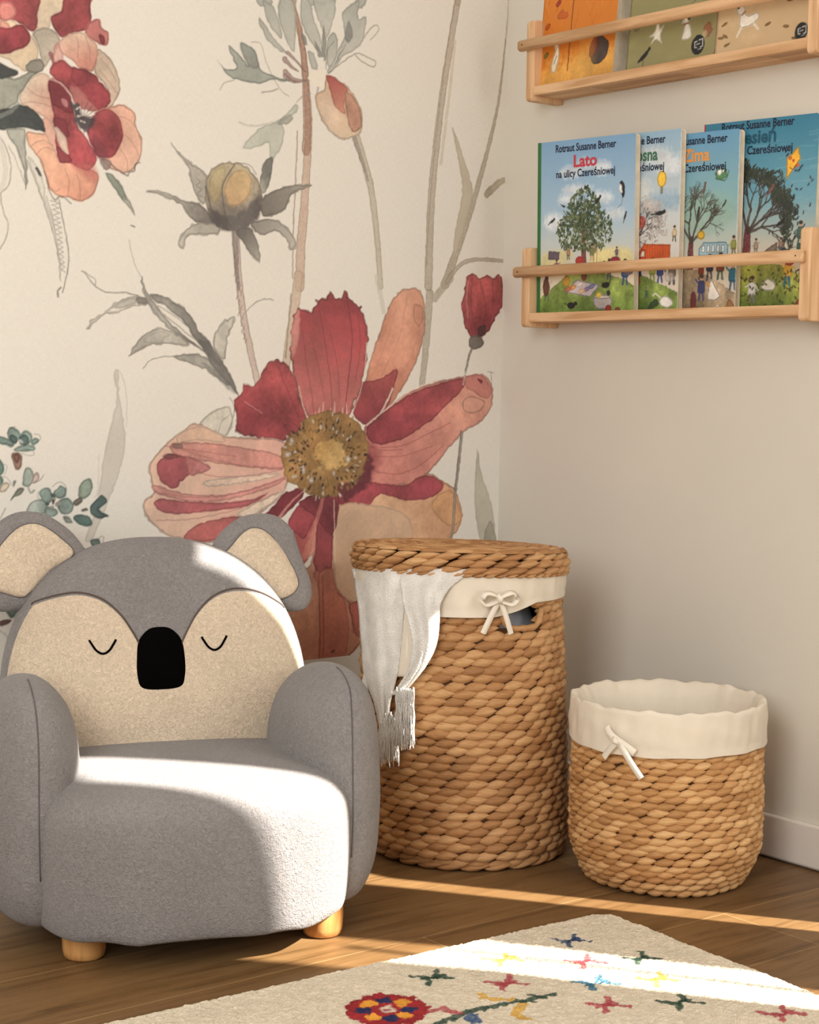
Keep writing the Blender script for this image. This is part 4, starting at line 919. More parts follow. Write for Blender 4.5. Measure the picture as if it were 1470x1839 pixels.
# clothes inside the basket, seen through the handle
def lump(name, cx_, cy_, cz_, rx, ry, rz, seed, mat, amp=.12):
    rd = random.Random(seed); ph = [rd.uniform(0, 6.3) for _ in range(6)]; P = []
    for i in range(1, 24):
        th = math.pi*i/24; row = []
        for k in range(48):
            a = 2*math.pi*k/48; q = 1 + amp*(math.sin(3*a + ph[0] + 2*th) + .6*math.sin(5*a + ph[1] - 3*th) + .4*math.sin(9*th + ph[2] + a))
            row.append((cx_ + rx*q*math.sin(th)*math.cos(a), cy_ + ry*q*math.sin(th)*math.sin(a), cz_ + rz*q*math.cos(th)))
        P.append(row)
    mb = MB(); mb.grid(P, wrap=True, flip=True)
    mb.f.append(tuple(range(48))); mb.m.append(0); l = 22*48; mb.f.append(tuple(l + k for k in range(48))[::-1]); mb.m.append(0)
    return mb.obj(name, mat)
am = (h0 + h1)/2
tag(lump('folded_clothes', TB[0] + .092*math.cos(am) - .01, TB[1] + .092*math.sin(am) + .01, .385, .085, .085, .125, 4, M['laundry'], .07), 'grey crumpled clothes inside the laundry basket, seen through its handle hole', 'clothes')

# white throw hanging out from under the lid
cl = TB + leanpt(.45)
throw = empty('throw_blanket', (TB[0], TB[1], 0)); tag(throw, 'white fringed woven throw hanging out from under the laundry basket lid', 'blanket')
def drape(rows, r, fold, cols=28, seed=1, sub=5):
    rd = random.Random(seed); ph = [rd.uniform(0, 6.3) for _ in range(4)]; P = []
    for y, xl, xr, dr in spline(rows, sub):
        row = []
        for j in range(cols + 1):
            f = j/cols; px = xl + (xr - xl)*f
            rr_ = r + dr + fold*(math.sin(f*9 + ph[0] + y*.008) + .5*math.sin(f*17 + ph[1] - y*.02)) - .006*abs(2*f - 1)**3
            p = on_cyl(cl[0], cl[1], rr_, px, y); row.append((p[0] - TB[0], p[1] - TB[1], p[2]))
        P.append(row)
    return P
def cloth(name, P, mat, th=.004):
    mb = MB(); mb.grid(P); o = mb.obj(name, mat, throw)
    md = o.modifiers.new('thickness', 'SOLIDIFY'); md.thickness = th; md.offset = 0
    return o
PA = drape([(1022,632,745,.000),(1040,636,742,.006),(1070,641,733,.012),(1095,645,726,.016),(1130,647,723,.018),(1165,650,720,.018),(1200,652,716,.018),(1230,660,709,.018),(1260,672,700,.018),(1285,678,697,.018),(1300,681,693,.018)], .204, .0035)
cloth('cloth_panel', PA, M['throw'])
PB = drape([(1022,716,850,.000),(1040,718,828,.006),(1058,720,806,.012),(1085,724,791,.020),(1115,733,789,.024),(1145,739,786,.027),(1170,740,779,.028),(1195,736,766,.027),(1215,727,750,.025),(1232,716,735,.023),(1248,704,722,.021)], .204, .0032, 22, 2)
cloth('cloth_fold', PB, M['throw'])
PC = drape([(1060,712,748,.004),(1120,708,748,.008),(1180,704,748,.01),(1215,704,740,.01)], .204, .001, 10, 3)
cloth('inner_cloth', PC, M['liner'], .003)
def fringe(name, tops, lens, spread, r, seed, thick=.0011):
    rd = random.Random(seed); mb = MB()
    for (x, y) in tops:
        for q in range(3):
            L = rd.uniform(*lens); x1 = x + rd.uniform(-spread, spread); pts = []
            for i in range(7):
                f = i/6; px = x + rd.uniform(-1.2, 1.2)*(i > 0) + (x1 - x)*f*f; p = on_cyl(cl[0], cl[1], r + .005*math.sin(f*3 + q) + rd.uniform(0, .004), px, y + L*f)
                pts.append((p[0] - TB[0], p[1] - TB[1], p[2]))
            mb.tube(spline(pts, 2), [thick*(1 - .3*k/12) for k in range(13)], 5)
    return mb.obj(name, M['throw'], throw)
rd = random.Random(2)
fringe('fringe', [(681 + i*1.0, 1292 + rd.uniform(-14, 4)) for i in range(34)], (60, 85), 3, .218, 3)
fringe('fringe', [(711 + i*1.1, 1236 + rd.uniform(-4, 6)) for i in range(30)], (90, 108), 4, .232, 4)
fringe('fringe', [(657 - i*.5, 1196 + i*2) for i in range(16)], (50, 90), 8, .208, 5)

# small open basket
SB = np.array([-0.2635, -0.775])
small = empty('storage_basket', (SB[0], SB[1], 0)); tag(small, 'small round open water hyacinth basket with folded cotton liner, beside the laundry basket', 'basket')
def rS(z): 
    z = max(z, 0); return .128 + .041*min(z/.075, 1)**.5*1.0 + .0025*math.sin(min(z/.26, 1)*math.pi)
basket_body(small, rS, .004, .285, 23, 33, .66, 21, M['straw2'], 0)
mb = MB(); mb.grid([[((rS(z) - .002)*math.cos(2*math.pi*k/72), (rS(z) - .002)*math.sin(2*math.pi*k/72), z) for k in range(72)] for z in [.004 + .29*i/20 for i in range(21)]], wrap=True)
mb.add([(.127*math.cos(2*math.pi*k/48), .127*math.sin(2*math.pi*k/48), .004) for k in range(48)], [tuple(range(48))[::-1]])
mb.obj('inner_wall', M['strawdark'], small)
rd = random.Random(31); mb = MB()
for k in range(30): leaf(mb, 0, 0, .131, 2*math.pi*k/30, .006, .017, .006, .005, .002, .0015)
mb.obj('base_braid', M['straw2'], small)
cS = lambda px, py, r=.178: on_cyl(SB[0], SB[1], r, px, py)
aS = math.atan2(*(cS(1195, 1340)[:2] - SB)[::-1])
def ztop_s(a): return .334 + .0014*math.sin(a*9) + .0014*math.sin(a*17 + 1) + .0012*math.sin(a*31)
def zlow_s(a):
    d = (a - aS + math.pi) % (2*math.pi) - math.pi
    return .2585 + .0025*math.sin(d*2 - .6) + .0008*math.sin(a*13)
cuff('liner_cuff', small, .1775, ztop_s, zlow_s, [(0, -.002, .0025), (0, -.006, .002), (0, -.012, -.004), (.1, -.0225, -.03), (.2, -.0225, -.08), (.3, -.025, -.14), (.4, -.03, -.22), (.5, -.06, -.322), (.5, -.12, -.325), (.5, -.1772, -.325)], M['liner'], wr=.0009, seed=9, puff=.003)
p0, n0, t0 = cyl_frame(SB, .180, 1110, 1328); loc = lambda a, z, d=0: tuple(p0 - Vector((SB[0], SB[1], 0)) + t0*a + Vector((0, 0, z)) + n0*d)
nf2 = lambda p: n0 + Vector((0, 0, .3))
mb = MB()
ribbon(mb, spline([loc(-.023,.019,.002), loc(-.012,.011,.010), loc(.002,.003,.013), loc(.022,-.008,.010), loc(.037,-.018,.006)], 5), .013, nf2, .0018)
ribbon(mb, spline([loc(.006,.0,.010), loc(-.006,-.012,.012), loc(-.024,-.034,.008)], 5), .012, nf2)
ribbon(mb, spline([loc(.006,.0,.012), loc(.020,-.016,.014), loc(.034,-.036,.012), loc(.052,-.060,.008)], 5), .011, nf2)
mb.tube([loc(-.002,.006,.012), loc(.003,.0,.017), loc(.008,-.005,.012)], [.003, .006, .003], 8)
mb.obj('ribbon_bow', M['ribbon'], small)

# ------------------------------------------------------------------ picture shelves
SX = -0.089; YF, YN = -0.160, -0.905     # far and near panels
def shelf(z0, label):
    root = empty('book_ledge', (0, YF, z0)); tag(root, label, 'shelf', )
    def P_(x, y, z): return (x, y - YF, z)
    mats = [M['pine'], M['pine2']]
    def rboard(name, y0, y1, mat):      # upright end panel with rounded front corners
        r = .008; prof = [(0, 0), (SX + r, 0)]
        for k in range(1, 6): t = math.pi/2*k/5; prof.append((SX + r - r*math.sin(t), r - r*math.cos(t)))
        for k in range(0, 6): t = math.pi/2*k/5; prof.append((SX + r - r*math.cos(t), .168 - r + r*math.sin(t)))
        prof.append((0, .168)); n = len(prof)
        mb = MB(); mb.add([P_(x, y0, z) for x, z in prof] + [P_(x, y1, z) for x, z in prof],
                          [tuple(range(n)), tuple(range(2*n-1, n-1, -1))] + [(i, n + i, n + (i+1) % n, (i+1) % n) for i in range(n)])
        o = mb.obj(name, mat, root, smooth=False); bevel(o, .002, 3); return o
    rboard('end_panel', YF, YF - .024, M['pine3']); rboard('end_panel', YN + .002, YN - .020, M['pine3'])
    mb = MB(); ys = [YF - .024, -.34, -.58, -.80, YN + .002]
    for i in range(4):                  # finger-jointed lengths of the bottom board
        mb.box(P_(SX + .0165, ys[i+1], .010), P_(-.001, ys[i], .028), i % 2)
    o = mb.obj('bottom_board', None, root, smooth=False, mats=mats)
    mb = MB(); mb.box(P_(SX + .001, YN + .002, .010), P_(SX + .017, YF - .024, .0295)); o = mb.obj('front_lip', M['pine'], root, smooth=False); bevel(o, .0015, 2)
    mb = MB(); mb.tube([P_(SX - .007, YF + .010, .116), P_(SX - .007, YN - .012, .116)], .0118, 24)
    # flatten the rail where it meets the panels
    mb.v = [(max(min(v[0], SX - .0005), SX - .017), v[1], v[2]) for v in mb.v]
    rail = mb.obj('rail', M['pine'], root)
    for y in (YF - .004, YN - .002):
        mb = MB(); mb.tube([P_(SX - .0168, y, .116), P_(SX - .0174, y, .116)], .0016, 10); mb.obj('screw_hole', M['strawdark'], rail)
    return root
shelf(1.024, 'lower pine wall ledge with a front rail, holding four blue picture books')
shelf(1.500, 'upper pine wall ledge with a front rail, cut off by the top of the photo')

# ------------------------------------------------------------------ books
M['cover'] = attr_mat('printed_cover', 0.42, None, 0.4)
INKS = {}
def ink(c):
    if c not in INKS: INKS[c] = plain('ink_%d' % len(INKS), c, 0.5, 0.02)
    return INKS[c]
def text_geo(s, x, y, width, height, bold=.012, serif=True):
    """letters as flat shapes; centred at x, base line y"""
    cu = bpy.data.curves.new('t', 'FONT'); cu.body = s; cu.size = 1; cu.offset = bold; cu.resolution_u = 3
    ob = bpy.data.objects.new('t', cu); COL.objects.link(ob)
    bpy.context.view_layer.update()
    me = ob.evaluated_get(bpy.context.evaluated_depsgraph_get()).to_mesh()
    v = [(p.co.x, p.co.y) for p in me.vertices]; f = [tuple(p.vertices) for p in me.polygons]
    x0 = min(p[0] for p in v); x1 = max(p[0] for p in v)
    k = width/(x1 - x0); h = height/.73
    out = [(x + (p[0] - (x0 + x1)/2)*k, y + p[1]*h) for p in v]
    bpy.data.objects.remove(ob); bpy.data.curves.remove(cu)
    return out, f
def book(name, canvas, texts, label, group, xf, y_left, z, w, h, th, lean, roll, spine_mat, group2=None, corner=.008):
    """xf: x of the cover's foot; y_left: the spine edge (towards the corner); lean: how far the top tips along x"""
    root = empty(name, (xf, y_left, z)); tag(root, label, 'book', group)
    root.rotation_euler = (roll, 0, 0)
    def to3(u, v): return (v/h*lean, -u, v)
    ev, ef, em = [], [], []; mats = [M['cover']]
    for (vv, ff, c) in texts:
        mi = ink(c)
        if mi not in mats: mats.append(mi)
        n = len(ev); ev += [(v/h*lean - .0006, -u, v) for u, v in vv]
        ef += [tuple(i + n for i in f) for f in ff]; em += [mats.index(mi)]*len(ff)
    def mask(U, V):
        dx = np.maximum(U - (w - corner), 0); dy = np.maximum(np.abs(V - h/2) - (h/2 - corner), 0)
        return (dx*dx + dy*dy) < corner**2
    cv = canvas.mesh('front_cover', to3, M['cover'], root, extra=(ev, ef, em, (1, 1, 1, 1)) if ev else None, mats=mats, mask=mask)
    # board pages behind the cover, each leaf a separate rounded board in one mesh
    def board(mb, x0, x1, inset, y0=0.002):
        pr = [(y0, inset), (w - corner, inset)] + [(w - inset - corner + corner*math.sin(t), inset + corner - corner*math.cos(t)) for t in [math.pi/2*k/5 for k in range(6)]] + \
             [(w - inset - corner + corner*math.cos(t), h - inset - corner + corner*math.sin(t)) for t in [math.pi/2*k/5 for k in range(6)]] + [(y0, h - inset)]
        n = len(pr)
        mb.add([(x0 + v/h*lean, -u, v) for u, v in pr] + [(x1 + v/h*lean, -u, v) for u, v in pr],
               [tuple(range(n))[::-1], tuple(range(n, 2*n))] + [(i, n + i, n + (i+1) % n, (i+1) % n)[::-1] for i in range(n)])
    mb = MB(); nl = max(4, int(th/.0026)); q = th/nl
    for i in range(nl): board(mb, .0006 + i*q, .0006 + i*q + q*.72, .0002 if i in (0, nl-1) else .0016)
    mb.obj('page_boards', M['page'], root, smooth=False)
    mb = MB(); mb.add([(-.0004, 0, 0), (th, 0, 0), (th + lean, 0, h), (lean - .0004, 0, h), (-.0004, -.003, 0), (th, -.003, 0), (th + lean, -.003, h), (lean - .0004, -.003, h)],
                      [(0,1,2,3), (7,6,5,4), (0,3,7,4), (1,5,6,2), (3,2,6,7), (0,4,5,1)])
    mb.obj('spine', spine_mat, root, smooth=False)
    return root

def figure(c, x, y, s, top, legs=(60,70,110), skin=(226,186,156)):
    r = random.Random(int((x + y)*9999))
    c.fill([(x-.16*s,y+.30*s),(x+.16*s,y+.30*s),(x+.2*s,y+.5*s),(x+.13*s,y+.78*s),(x-.13*s,y+.78*s),(x-.2*s,y+.5*s)], top, edge=.3, wob=.8)
    for d in (-1, 1): c.stroke([(x+d*.07*s,y+.32*s),(x+d*.12*s,y+.02*s)], .055*s, legs, .95, smooth=0)
    c.stroke([(x-.15*s,y+.68*s),(x-.32*s,y+(.45 + r.random()*.4)*s)], .04*s, top, .95, smooth=0); c.stroke([(x+.15*s,y+.68*s),(x+.32*s,y+(.45 + r.random()*.4)*s)], .04*s, top, .95, smooth=0)
    c.blob(x, y+.9*s, .1*s, .12*s, skin); c.blob(x, y+.96*s, .11*s, .08*s, (80,56,44))
def sky(c, w, h, top, mid, low, horizon):
    V = (np.arange(c.ny)*h/(c.ny-1))[:, None]; U = (np.arange(c.nx)*w/(c.nx-1))[None]
    n = c.n3
    t = np.clip((V/h - horizon)/(1 - horizon) + (n - .5)*.12, 0, 1)[..., None]
    lo, mi, to = [np.array(q, float)/255 for q in (low, mid, top)]
    c.a[:] = np.where(t < .45, lo + (mi - lo)*(t/.45), mi + (to - mi)*((t - .45)/.55))
def hill(c, w, pts, col, col2, tufts=(90,120,50)):
    c.fill([(-.01, -.01)] + pts + [(w + .01, -.01)], col, col2, ((0, .09), (0, 0)), edge=.1, mott=.3, smooth=0, wob=3)
    r = random.Random(len(pts))
    for k in range(160):
        x = r.uniform(0, w); y = r.uniform(0, .1); 
        if y < np.interp(x, [p[0] for p in pts], [p[1] for p in pts]): c.stroke([(x, y), (x + r.uniform(-.002, .002), y + .004)], .0005, tufts, .4, smooth=0)
def leaves(c, r, cx_, cy_, rx, ry, n, cols, s=.005, trunk=None, dens=.25):
    for k in range(n):
        a = r.uniform(0, 6.283); q = r.random()**.5
        x = cx_ + rx*q*math.cos(a); y = cy_ + ry*q*math.sin(a)*(1 - .12*math.sin(a*3))
        c.blob(x, y, s*r.uniform(.7, 1.2), s*.36, r.choice(cols), rot=r.uniform(0, 3.14), edge=.2, alpha=.95)
def branch(c, r, x, y, a, l, w, d, col, tips, bend=.5):
    x2 = x + l*math.cos(a); y2 = y + l*math.sin(a); c.stroke([(x, y), ((x+x2)/2 + r.uniform(-.004,.004), (y+y2)/2), (x2, y2)], w, col, .95, w*.7, smooth=3)
    if d == 0: tips.append((x2, y2)); return
    for k in range(3 if d > 1 else 2): branch(c, r, x2, y2, a + r.uniform(-bend, bend)*1.3 + (k - 1)*.35, l*r.uniform(.6, .82), w*.62, d - 1, col, tips, bend)
def bird(c, x, y, s, col, rot=0): c.blob(x, y, s, s*.32, col, rot); c.blob(x + s*.9*math.cos(rot), y + s*.9*math.sin(rot) + s*.15, s*.3, s*.28, col); c.stroke([(x - s*.7*math.cos(rot), y - s*.7*math.sin(rot)), (x - s*1.7*math.cos(rot), y - s*1.7*math.sin(rot))], s*.12, col, .9, smooth=0)

BW, BH = .285, .357; RES = .00115
def title(cw, name, c, y=.287, w=.085, h=.032, x=None): return (*text_geo(name, x or cw*.49, y, w, h, .02), c)
DK = (34, 40, 62)
def heads(w, nm, col, wt, xt=None, dx=0, ys=(.3335, .3010, .2810)):
    return [(*text_geo('Rotraut Susanne Berner', w*.5 + dx, ys[0], .176, .0160, .02), DK), (*text_geo(nm, xt or w*.5, ys[1], wt, .0250, .03), col), (*text_geo('na ulicy Czereśniowej', w*.5 + dx, ys[2], .172, .0160, .02), DK)]
# summer book
c1 = Canvas(BW, BH, RES, (180, 205, 225)); r = random.Random(1)
sky(c1, BW, BH, (128,170,206), (170,200,222), (232,220,196), .22)
for x, y, a, b_ in ((.10,.29,.035,.012), (.19,.295,.03,.014), (.14,.305,.03,.012), (.12,.255,.045,.01), (.09,.235,.028,.01), (.19,.235,.035,.013), (.05,.19,.03,.018), (.23,.20,.03,.01)):
    c1.blob(x, y, a, b_, (232,236,240), alpha=.75, edge=0, soft=6, wob=8)
c1.fill([(.02,.09),(.10,.11),(.10,.13),(.02,.125)], (240,226,150), alpha=.7, soft=5, edge=0); c1.fill([(.17,.09),(.27,.09),(.27,.13),(.17,.128)], (240,222,140), alpha=.7, soft=5, edge=0)
c1.fill([(.009,.03),(.06,.06),(.10,.085),(.15,.088),(.21,.08),(.285,.055),(.30,-.01),(0,-.01)], (140,158,84), (104,132,60), ((0,.08),(0,0)), edge=.1, mott=.3)
c1.stroke([(.142,.075),(.140,.14),(.138,.20)], .0085, (112,48,44), .95, .004)
for k in range(9):
    a = .35 + k*.3; c1.stroke([(.139,.15 + .004*k), (.139 + .05*math.cos(a), .16 + .05*math.sin(a)), (.139 + .078*math.cos(a), .165 + .075*math.sin(a))], .0022, (70,56,44), .9, .0008)
leaves(c1, r, .142, .172, .082, .050, 560, [(64,84,58),(50,70,50),(92,110,72),(120,134,92),(150,160,120)], .0052)
leaves(c1, r, .139, .212, .048, .042, 300, [(64,84,58),(50,70,50),(92,110,72),(120,134,92)], .0050)
for x, y, s, ro in ((.045,.192,.008,.5), (.258,.194,.008,1.2), (.146,.258,.006,.4), (.18,.23,.010,.7), (.078,.222,.006,-.5)): bird(c1, x, y, s, (38,40,44), ro)
c1.fill([(.243,.262),(.250,.264),(.256,.252),(.256,.240),(.251,.232),(.246,.240),(.242,.250)], (30,34,44), edge=0); c1.fill([(.242,.258),(.248,.255),(.250,.242),(.245,.240),(.241,.248)], (232,232,228), edge=.2); c1.stroke([(.250,.232),(.248,.22),(.238,.212)], .0006, (60,60,60), .8)
c1.fill([(.035,.112),(.068,.112),(.068,.128),(.035,.130)], (110,96,110), smooth=0); c1.fill([(.075,.088),(.118,.088),(.118,.10),(.075,.102)], (206,160,60), smooth=0)
c1.blob(.128,.108,.012,.010,(190,60,52)); c1.blob(.232,.108,.014,.007,(160,50,60)); figure(c1,.236,.112,.022,(120,110,120)); figure(c1,.095,.112,.026,(190,150,120)); figure(c1,.165,.108,.034,(120,124,80),(190,160,120)); c1.stroke([(.168,.085),(.172,.14)], .001, (170,130,90), .9); c1.stroke([(.178,.085),(.180,.14)], .001, (170,130,90), .9)
figure(c1,.06,.082,.03,(160,110,120)); figure(c1,.26,.058,.05,(64,104,150),(50,80,120)); c1.blob(.268,.085,.015,.008,(130,120,140)); c1.blob(.20,.10,.007,.007,(50,40,46)); figure(c1,.215,.07,.04,(200,150,130))
c1.blob(.09,.066,.012,.012,(190,150,60)); figure(c1,.03,.026,.05,(210,190,170),(90,120,80)); c1.blob(.028,.055,.01,.02,(90,56,44), alpha=.9)
c1.fill([(.085,.044),(.16,.033),(.19,.058),(.12,.070)], (196,186,190), edge=.5, smooth=0)
for x, y, q in ((.11,.054,(214,150,90)), (.13,.060,(230,220,210)), (.15,.050,(160,130,160)), (.095,.050,(200,120,90)), (.135,.046,(226,190,150)), (.165,.055,(120,130,170))): c1.blob(x, y, .010, .005, q, rot=.3)
c1.blob(.205,.058,.012,.006,(30,30,32),.1); c1.stroke([(.215,.06),(.219,.068)], .0012, (30,30,32)); c1.blob(.105,.016,.012,.007,(28,28,32)); c1.blob(.118,.021,.005,.004,(28,28,32)); c1.stroke([(.095,.016),(.085,.022)], .001, (28,28,32))
c1.fill([(.178,.012),(.215,.010),(.222,.032),(.172,.034)], (178,170,168), edge=.4); c1.blob(.196,.034,.026,.005,(206,200,190), edge=.5); c1.blob(.186,.038,.008,.006,(226,190,80)); c1.blob(.214,.042,.005,.006,(40,40,40)); c1.blob(.214,.010,.009,.008,(140,44,44)); c1.blob(.24,.008,.008,.006,(120,60,50))
c1.fill([(0,0),(.010,0),(.010,BH),(0,BH)], (52,112,62), smooth=0, wob=0, edge=0, mott=.05)
# spring book
c2 = Canvas(BW, BH, RES, (200,214,222)); r = random.Random(2)
sky(c2, BW, BH, (150,186,212), (206,216,220), (226,216,200), .2)
for x, y, a, b_, q in ((.2,.31,.06,.02,(220,226,228)), (.16,.24,.05,.03,(222,224,222)), (.25,.22,.05,.02,(140,172,196)), (.18,.205,.06,.016,(150,184,204)), (.26,.29,.04,.02,(224,228,230))): c2.blob(x, y, a, b_, q, alpha=.7, edge=0, soft=8, wob=10)
tips = []; branch(c2, r, .14, .13, 1.5, .036, .003, 4, (60,50,50), tips, .7); branch(c2, r, .15, .12, .9, .040, .003, 4, (60,50,50), tips, .7)
for (x, y) in tips: 
    for k in range(6): c2.blob(x + r.uniform(-.012,.012), y + r.uniform(-.01,.01), .003, .002, (226,220,216), rot=r.uniform(0,3), alpha=.9)
leaves(c2, r, .165, .17, .075, .05, 260, [(226,222,216),(150,140,136),(200,190,184)], .004); c2.blob(.235,.262,.0125,.017,(232,190,70), edge=.4); c2.stroke([(.235,.245),(.235,.236)], .003, (120,110,80)); c2.blob(.175,.178,.02,.014,(190,70,60),.4, alpha=.7)
bird(c2, .232, .196, .013, (36,40,46), .1); figure(c2,.272,.14,.03,(214,196,160),(90,80,60))
c2.stroke([(.158,.09),(.158,.14),(.175,.155)], .004, (96,44,42))
c2.fill([(.178,.096),(.262,.096),(.262,.134),(.19,.137),(.178,.122)], (206,92,44), edge=.35, smooth=0, wob=1)
for k in range(9): c2.stroke([(.20 + k*.007,.10),(.20 + k*.007,.132)], .0008, (150,56,30), .7, smooth=0)
c2.fill([(.178,.097),(.196,.097),(.196,.125),(.183,.127)], (190,70,48), edge=.4, smooth=0); c2.fill([(.181,.112),(.193,.112),(.193,.122),(.184,.123)], (224,220,206), smooth=0)
for x in (.187,.222,.236): c2.blob(x, .096, .006, .006, (50,50,56)); c2.blob(x, .096, .003, .003, (160,160,160))
hill(c2, BW, [(0,.09),(.12,.095),(.18,.078),(.285,.04)], (140,156,84), (100,128,58)); figure(c2,.175,.058,.045,(60,80,150),(170,60,60)); figure(c2,.215,.062,.046,(180,190,90),(110,140,70)); figure(c2,.236,.060,.046,(60,80,140),(60,80,140)); figure(c2,.268,.056,.05,(120,110,100),(60,60,60)); c2.blob(.262,.07,.014,.01,(200,196,190),alpha=.7)
c2.fill([(.235,.022),(.25,.034),(.27,.026),(.272,.014),(.25,.010)], (232,230,222), edge=.4); c2.stroke([(.238,.03),(.225,.038),(.218,.034)], .002, (232,230,222)); c2.fill([(.205,.005),(.225,.012),(.235,.02),(.225,.028),(.21,.018)], (50,76,44)); figure(c2,.20,.03,.02,(90,120,80))
c2.stroke([(.285-.0008,0),(.285-.0008,BH)], .0008, (236,232,224), smooth=0)
# winter book
c3 = Canvas(BW, BH, RES, (130,170,190)); r = random.Random(3)
sky(c3, BW, BH, (104,160,200), (140,184,190), (218,208,188), .25)
c3.blob(.2,.19,.08,.04,(150,182,160), alpha=.5, soft=10, edge=0, wob=10)
tips = []
c3.stroke([(.165,.05),(.168,.14)], .010, (88,36,40), .97, .006)
for a, l in ((1.75,.036),(1.2,.040),(.75,.034),(2.2,.036)): branch(c3, r, .168, .135, a, l, .0030, 4, (70,66,58), tips, .5)
c3.blob(.193,.148,.010,.009,(226,180,60), edge=.4); bird(c3, .198, .236, .011, (120,100,86), 1.3); bird(c3, .185, .19, .010, (60,54,52), 1.4); bird(c3, .25, .205, .007, (70,70,66), .9)
c3.blob(.24,.262,.016,.012,(84,130,90), edge=.3, wob=4); c3.blob(.236,.266,.006,.006,(230,230,226)); c3.blob(.246,.268,.004,.003,(230,230,226)); c3.stroke([(.225,.255),(.25,.25),(.26,.268)], .001, (60,90,60))
c3.fill([(.188,.094),(.262,.094),(.264,.126),(.256,.134),(.2,.134),(.189,.122)], (150,190,206), edge=.5, smooth=0, wob=1)
for k in range(5): c3.fill([(.195 + k*.0125,.113),(.205 + k*.0125,.113),(.205 + k*.0125,.129),(.196 + k*.0125,.129)], (214,222,222), edge=.5, smooth=0, wob=1)
c3.stroke([(.189,.109),(.262,.109)], .001, (90,130,160), smooth=0); c3.fill([(.188,.094),(.262,.094),(.262,.100),(.188,.101)], (92,124,150), smooth=0); 
for x in (.205,.245): c3.blob(x,.094,.006,.006,(50,50,56))
figure(c3,.277,.108,.036,(150,156,80),(110,90,60)); hill(c3, BW, [(0,.06),(.14,.085),(.19,.08),(.24,.058),(.285,.035)], (186,168,142), (150,132,104), (140,120,90))
figure(c3,.277,.042,.052,(50,110,130),(50,80,110)); figure(c3,.196,.062,.036,(150,70,50),(90,60,50)); figure(c3,.218,.064,.046,(52,54,76),(60,60,70)); figure(c3,.245,.062,.05,(130,70,50),(60,90,80)); figure(c3,.198,.022,.048,(60,64,110),(60,64,110))
c3.fill([(.215,.024),(.235,.022),(.248,.03),(.236,.046),(.222,.062),(.216,.045)], (224,218,208), edge=.5); c3.stroke([(.22,.05),(.208,.058)], .002, (214,150,60)); c3.blob(.24,.012,.005,.004,(226,214,190), edge=.4)
c3.fill([(.175,.002),(.195,.008),(.22,.004),(.225,-.01),(.17,-.01)], (224,218,200), edge=.3); c3.blob(.178,.02,.008,.02,(110,50,50)); c3.blob(.183,.004,.010,.006,(196,90,50)); c3.fill([(.262,.006),(.27,.024),(.28,.016),(.284,.004)], (150,110,70))
c3.stroke([(BW-.0008,0),(BW-.0008,BH)], .0008, (236,232,224), smooth=0)
# autumn book
c4 = Canvas(BW, BH, RES, (100,160,184)); r = random.Random(4)
sky(c4, BW, BH, (58,128,158), (110,166,186), (216,202,180), .28)
for k in range(60): x = r.uniform(0,BW); y = r.uniform(.17,.33); c4.stroke([(x,y),(x+r.uniform(.01,.04),y+r.uniform(-.002,.004))], .0007, (156,190,204), .45, smooth=0)
c4.stroke([(.115,.05),(.118,.15)], .0125, (104,40,46), .97, .008)
tips = []
for a, l in ((1.9,.044),(1.45,.044),(1.0,.040),(.62,.038),(.3,.034)): branch(c4, r, .119, .145, a, l, .0034, 4, (64,54,50), tips, .45)
for (x, y) in tips:
    for k in range(3): c4.blob(x + r.uniform(-.010,.010), y + r.uniform(-.010,.010), .0055, .0018, r.choice([(56,66,58),(70,78,62),(48,56,54)]), rot=r.uniform(.2,2.4), edge=.1)
for k in range(46): c4.blob(r.uniform(.17,.27), r.uniform(.12,.26), .004, .0016, (58,62,58), rot=r.uniform(0,3), alpha=.9)
c4.fill([(.205,.278),(.233,.30),(.238,.276),(.207,.24)], (236,180,64), edge=.4, smooth=0); c4.blob(.214,.279,.005,.004,(214,110,60)); c4.blob(.232,.265,.004,.004,(214,110,60)); c4.blob(.222,.274,.003,.003,(200,90,50)); c4.stroke([(.214,.262),(.222,.258),(.23,.268)], .0009, (120,50,40)); c4.stroke([(.207,.24),(.196,.22),(.188,.195)], .0007, (60,60,60))
for x, y in ((.207,.285), (.241,.262), (.236,.256), (.205,.293)): c4.blob(x, y, .005, .002, (50,74,90), rot=.7)
bird(c4, .17,.222,.011,(130,96,90),.9); bird(c4,.196,.16,.010,(30,32,34),.5)
hill(c4, BW, [(0,.08),(.13,.098),(.19,.085),(.24,.068),(.285,.045)], (160,162,80), (112,132,54), (70,80,40))
figure(c4,.14,.105,.028,(170,150,130),(120,100,90)); c4.fill([(.158,.10),(.185,.105),(.192,.125),(.176,.118),(.16,.108)], (120,104,90), edge=.3); figure(c4,.20,.108,.024,(150,120,100)); figure(c4,.245,.118,.044,(80,110,100),(60,80,70)); c4.blob(.245,.114,.008,.009,(70,100,90)); c4.stroke([(.20,.108),(.235,.116)], .0008, (90,70,60))
figure(c4,.218,.044,.052,(226,180,70),(44,100,130)); c4.blob(.222,.088,.012,.007,(170,60,50)); figure(c4,.256,.06,.042,(150,60,60),(110,60,60)); c4.fill([(.155,.042),(.17,.058),(.188,.05),(.19,.038),(.17,.034)], (226,222,206), edge=.5); figure(c4,.134,.012,.05,(216,214,206),(120,116,120)); c4.fill([(.235,.004),(.25,.022),(.272,.018),(.275,.002)], (130,70,50), edge=.3)
for k in range(80): c4.blob(r.uniform(.10,.28), r.uniform(.005,.075), .004, .0017, r.choice([(70,80,44),(96,84,50),(60,70,46)]), rot=r.uniform(0,3), alpha=.9)
c4.stroke([(BW-.0008,0),(BW-.0008,BH)], .0008, (232,228,220), smooth=0)
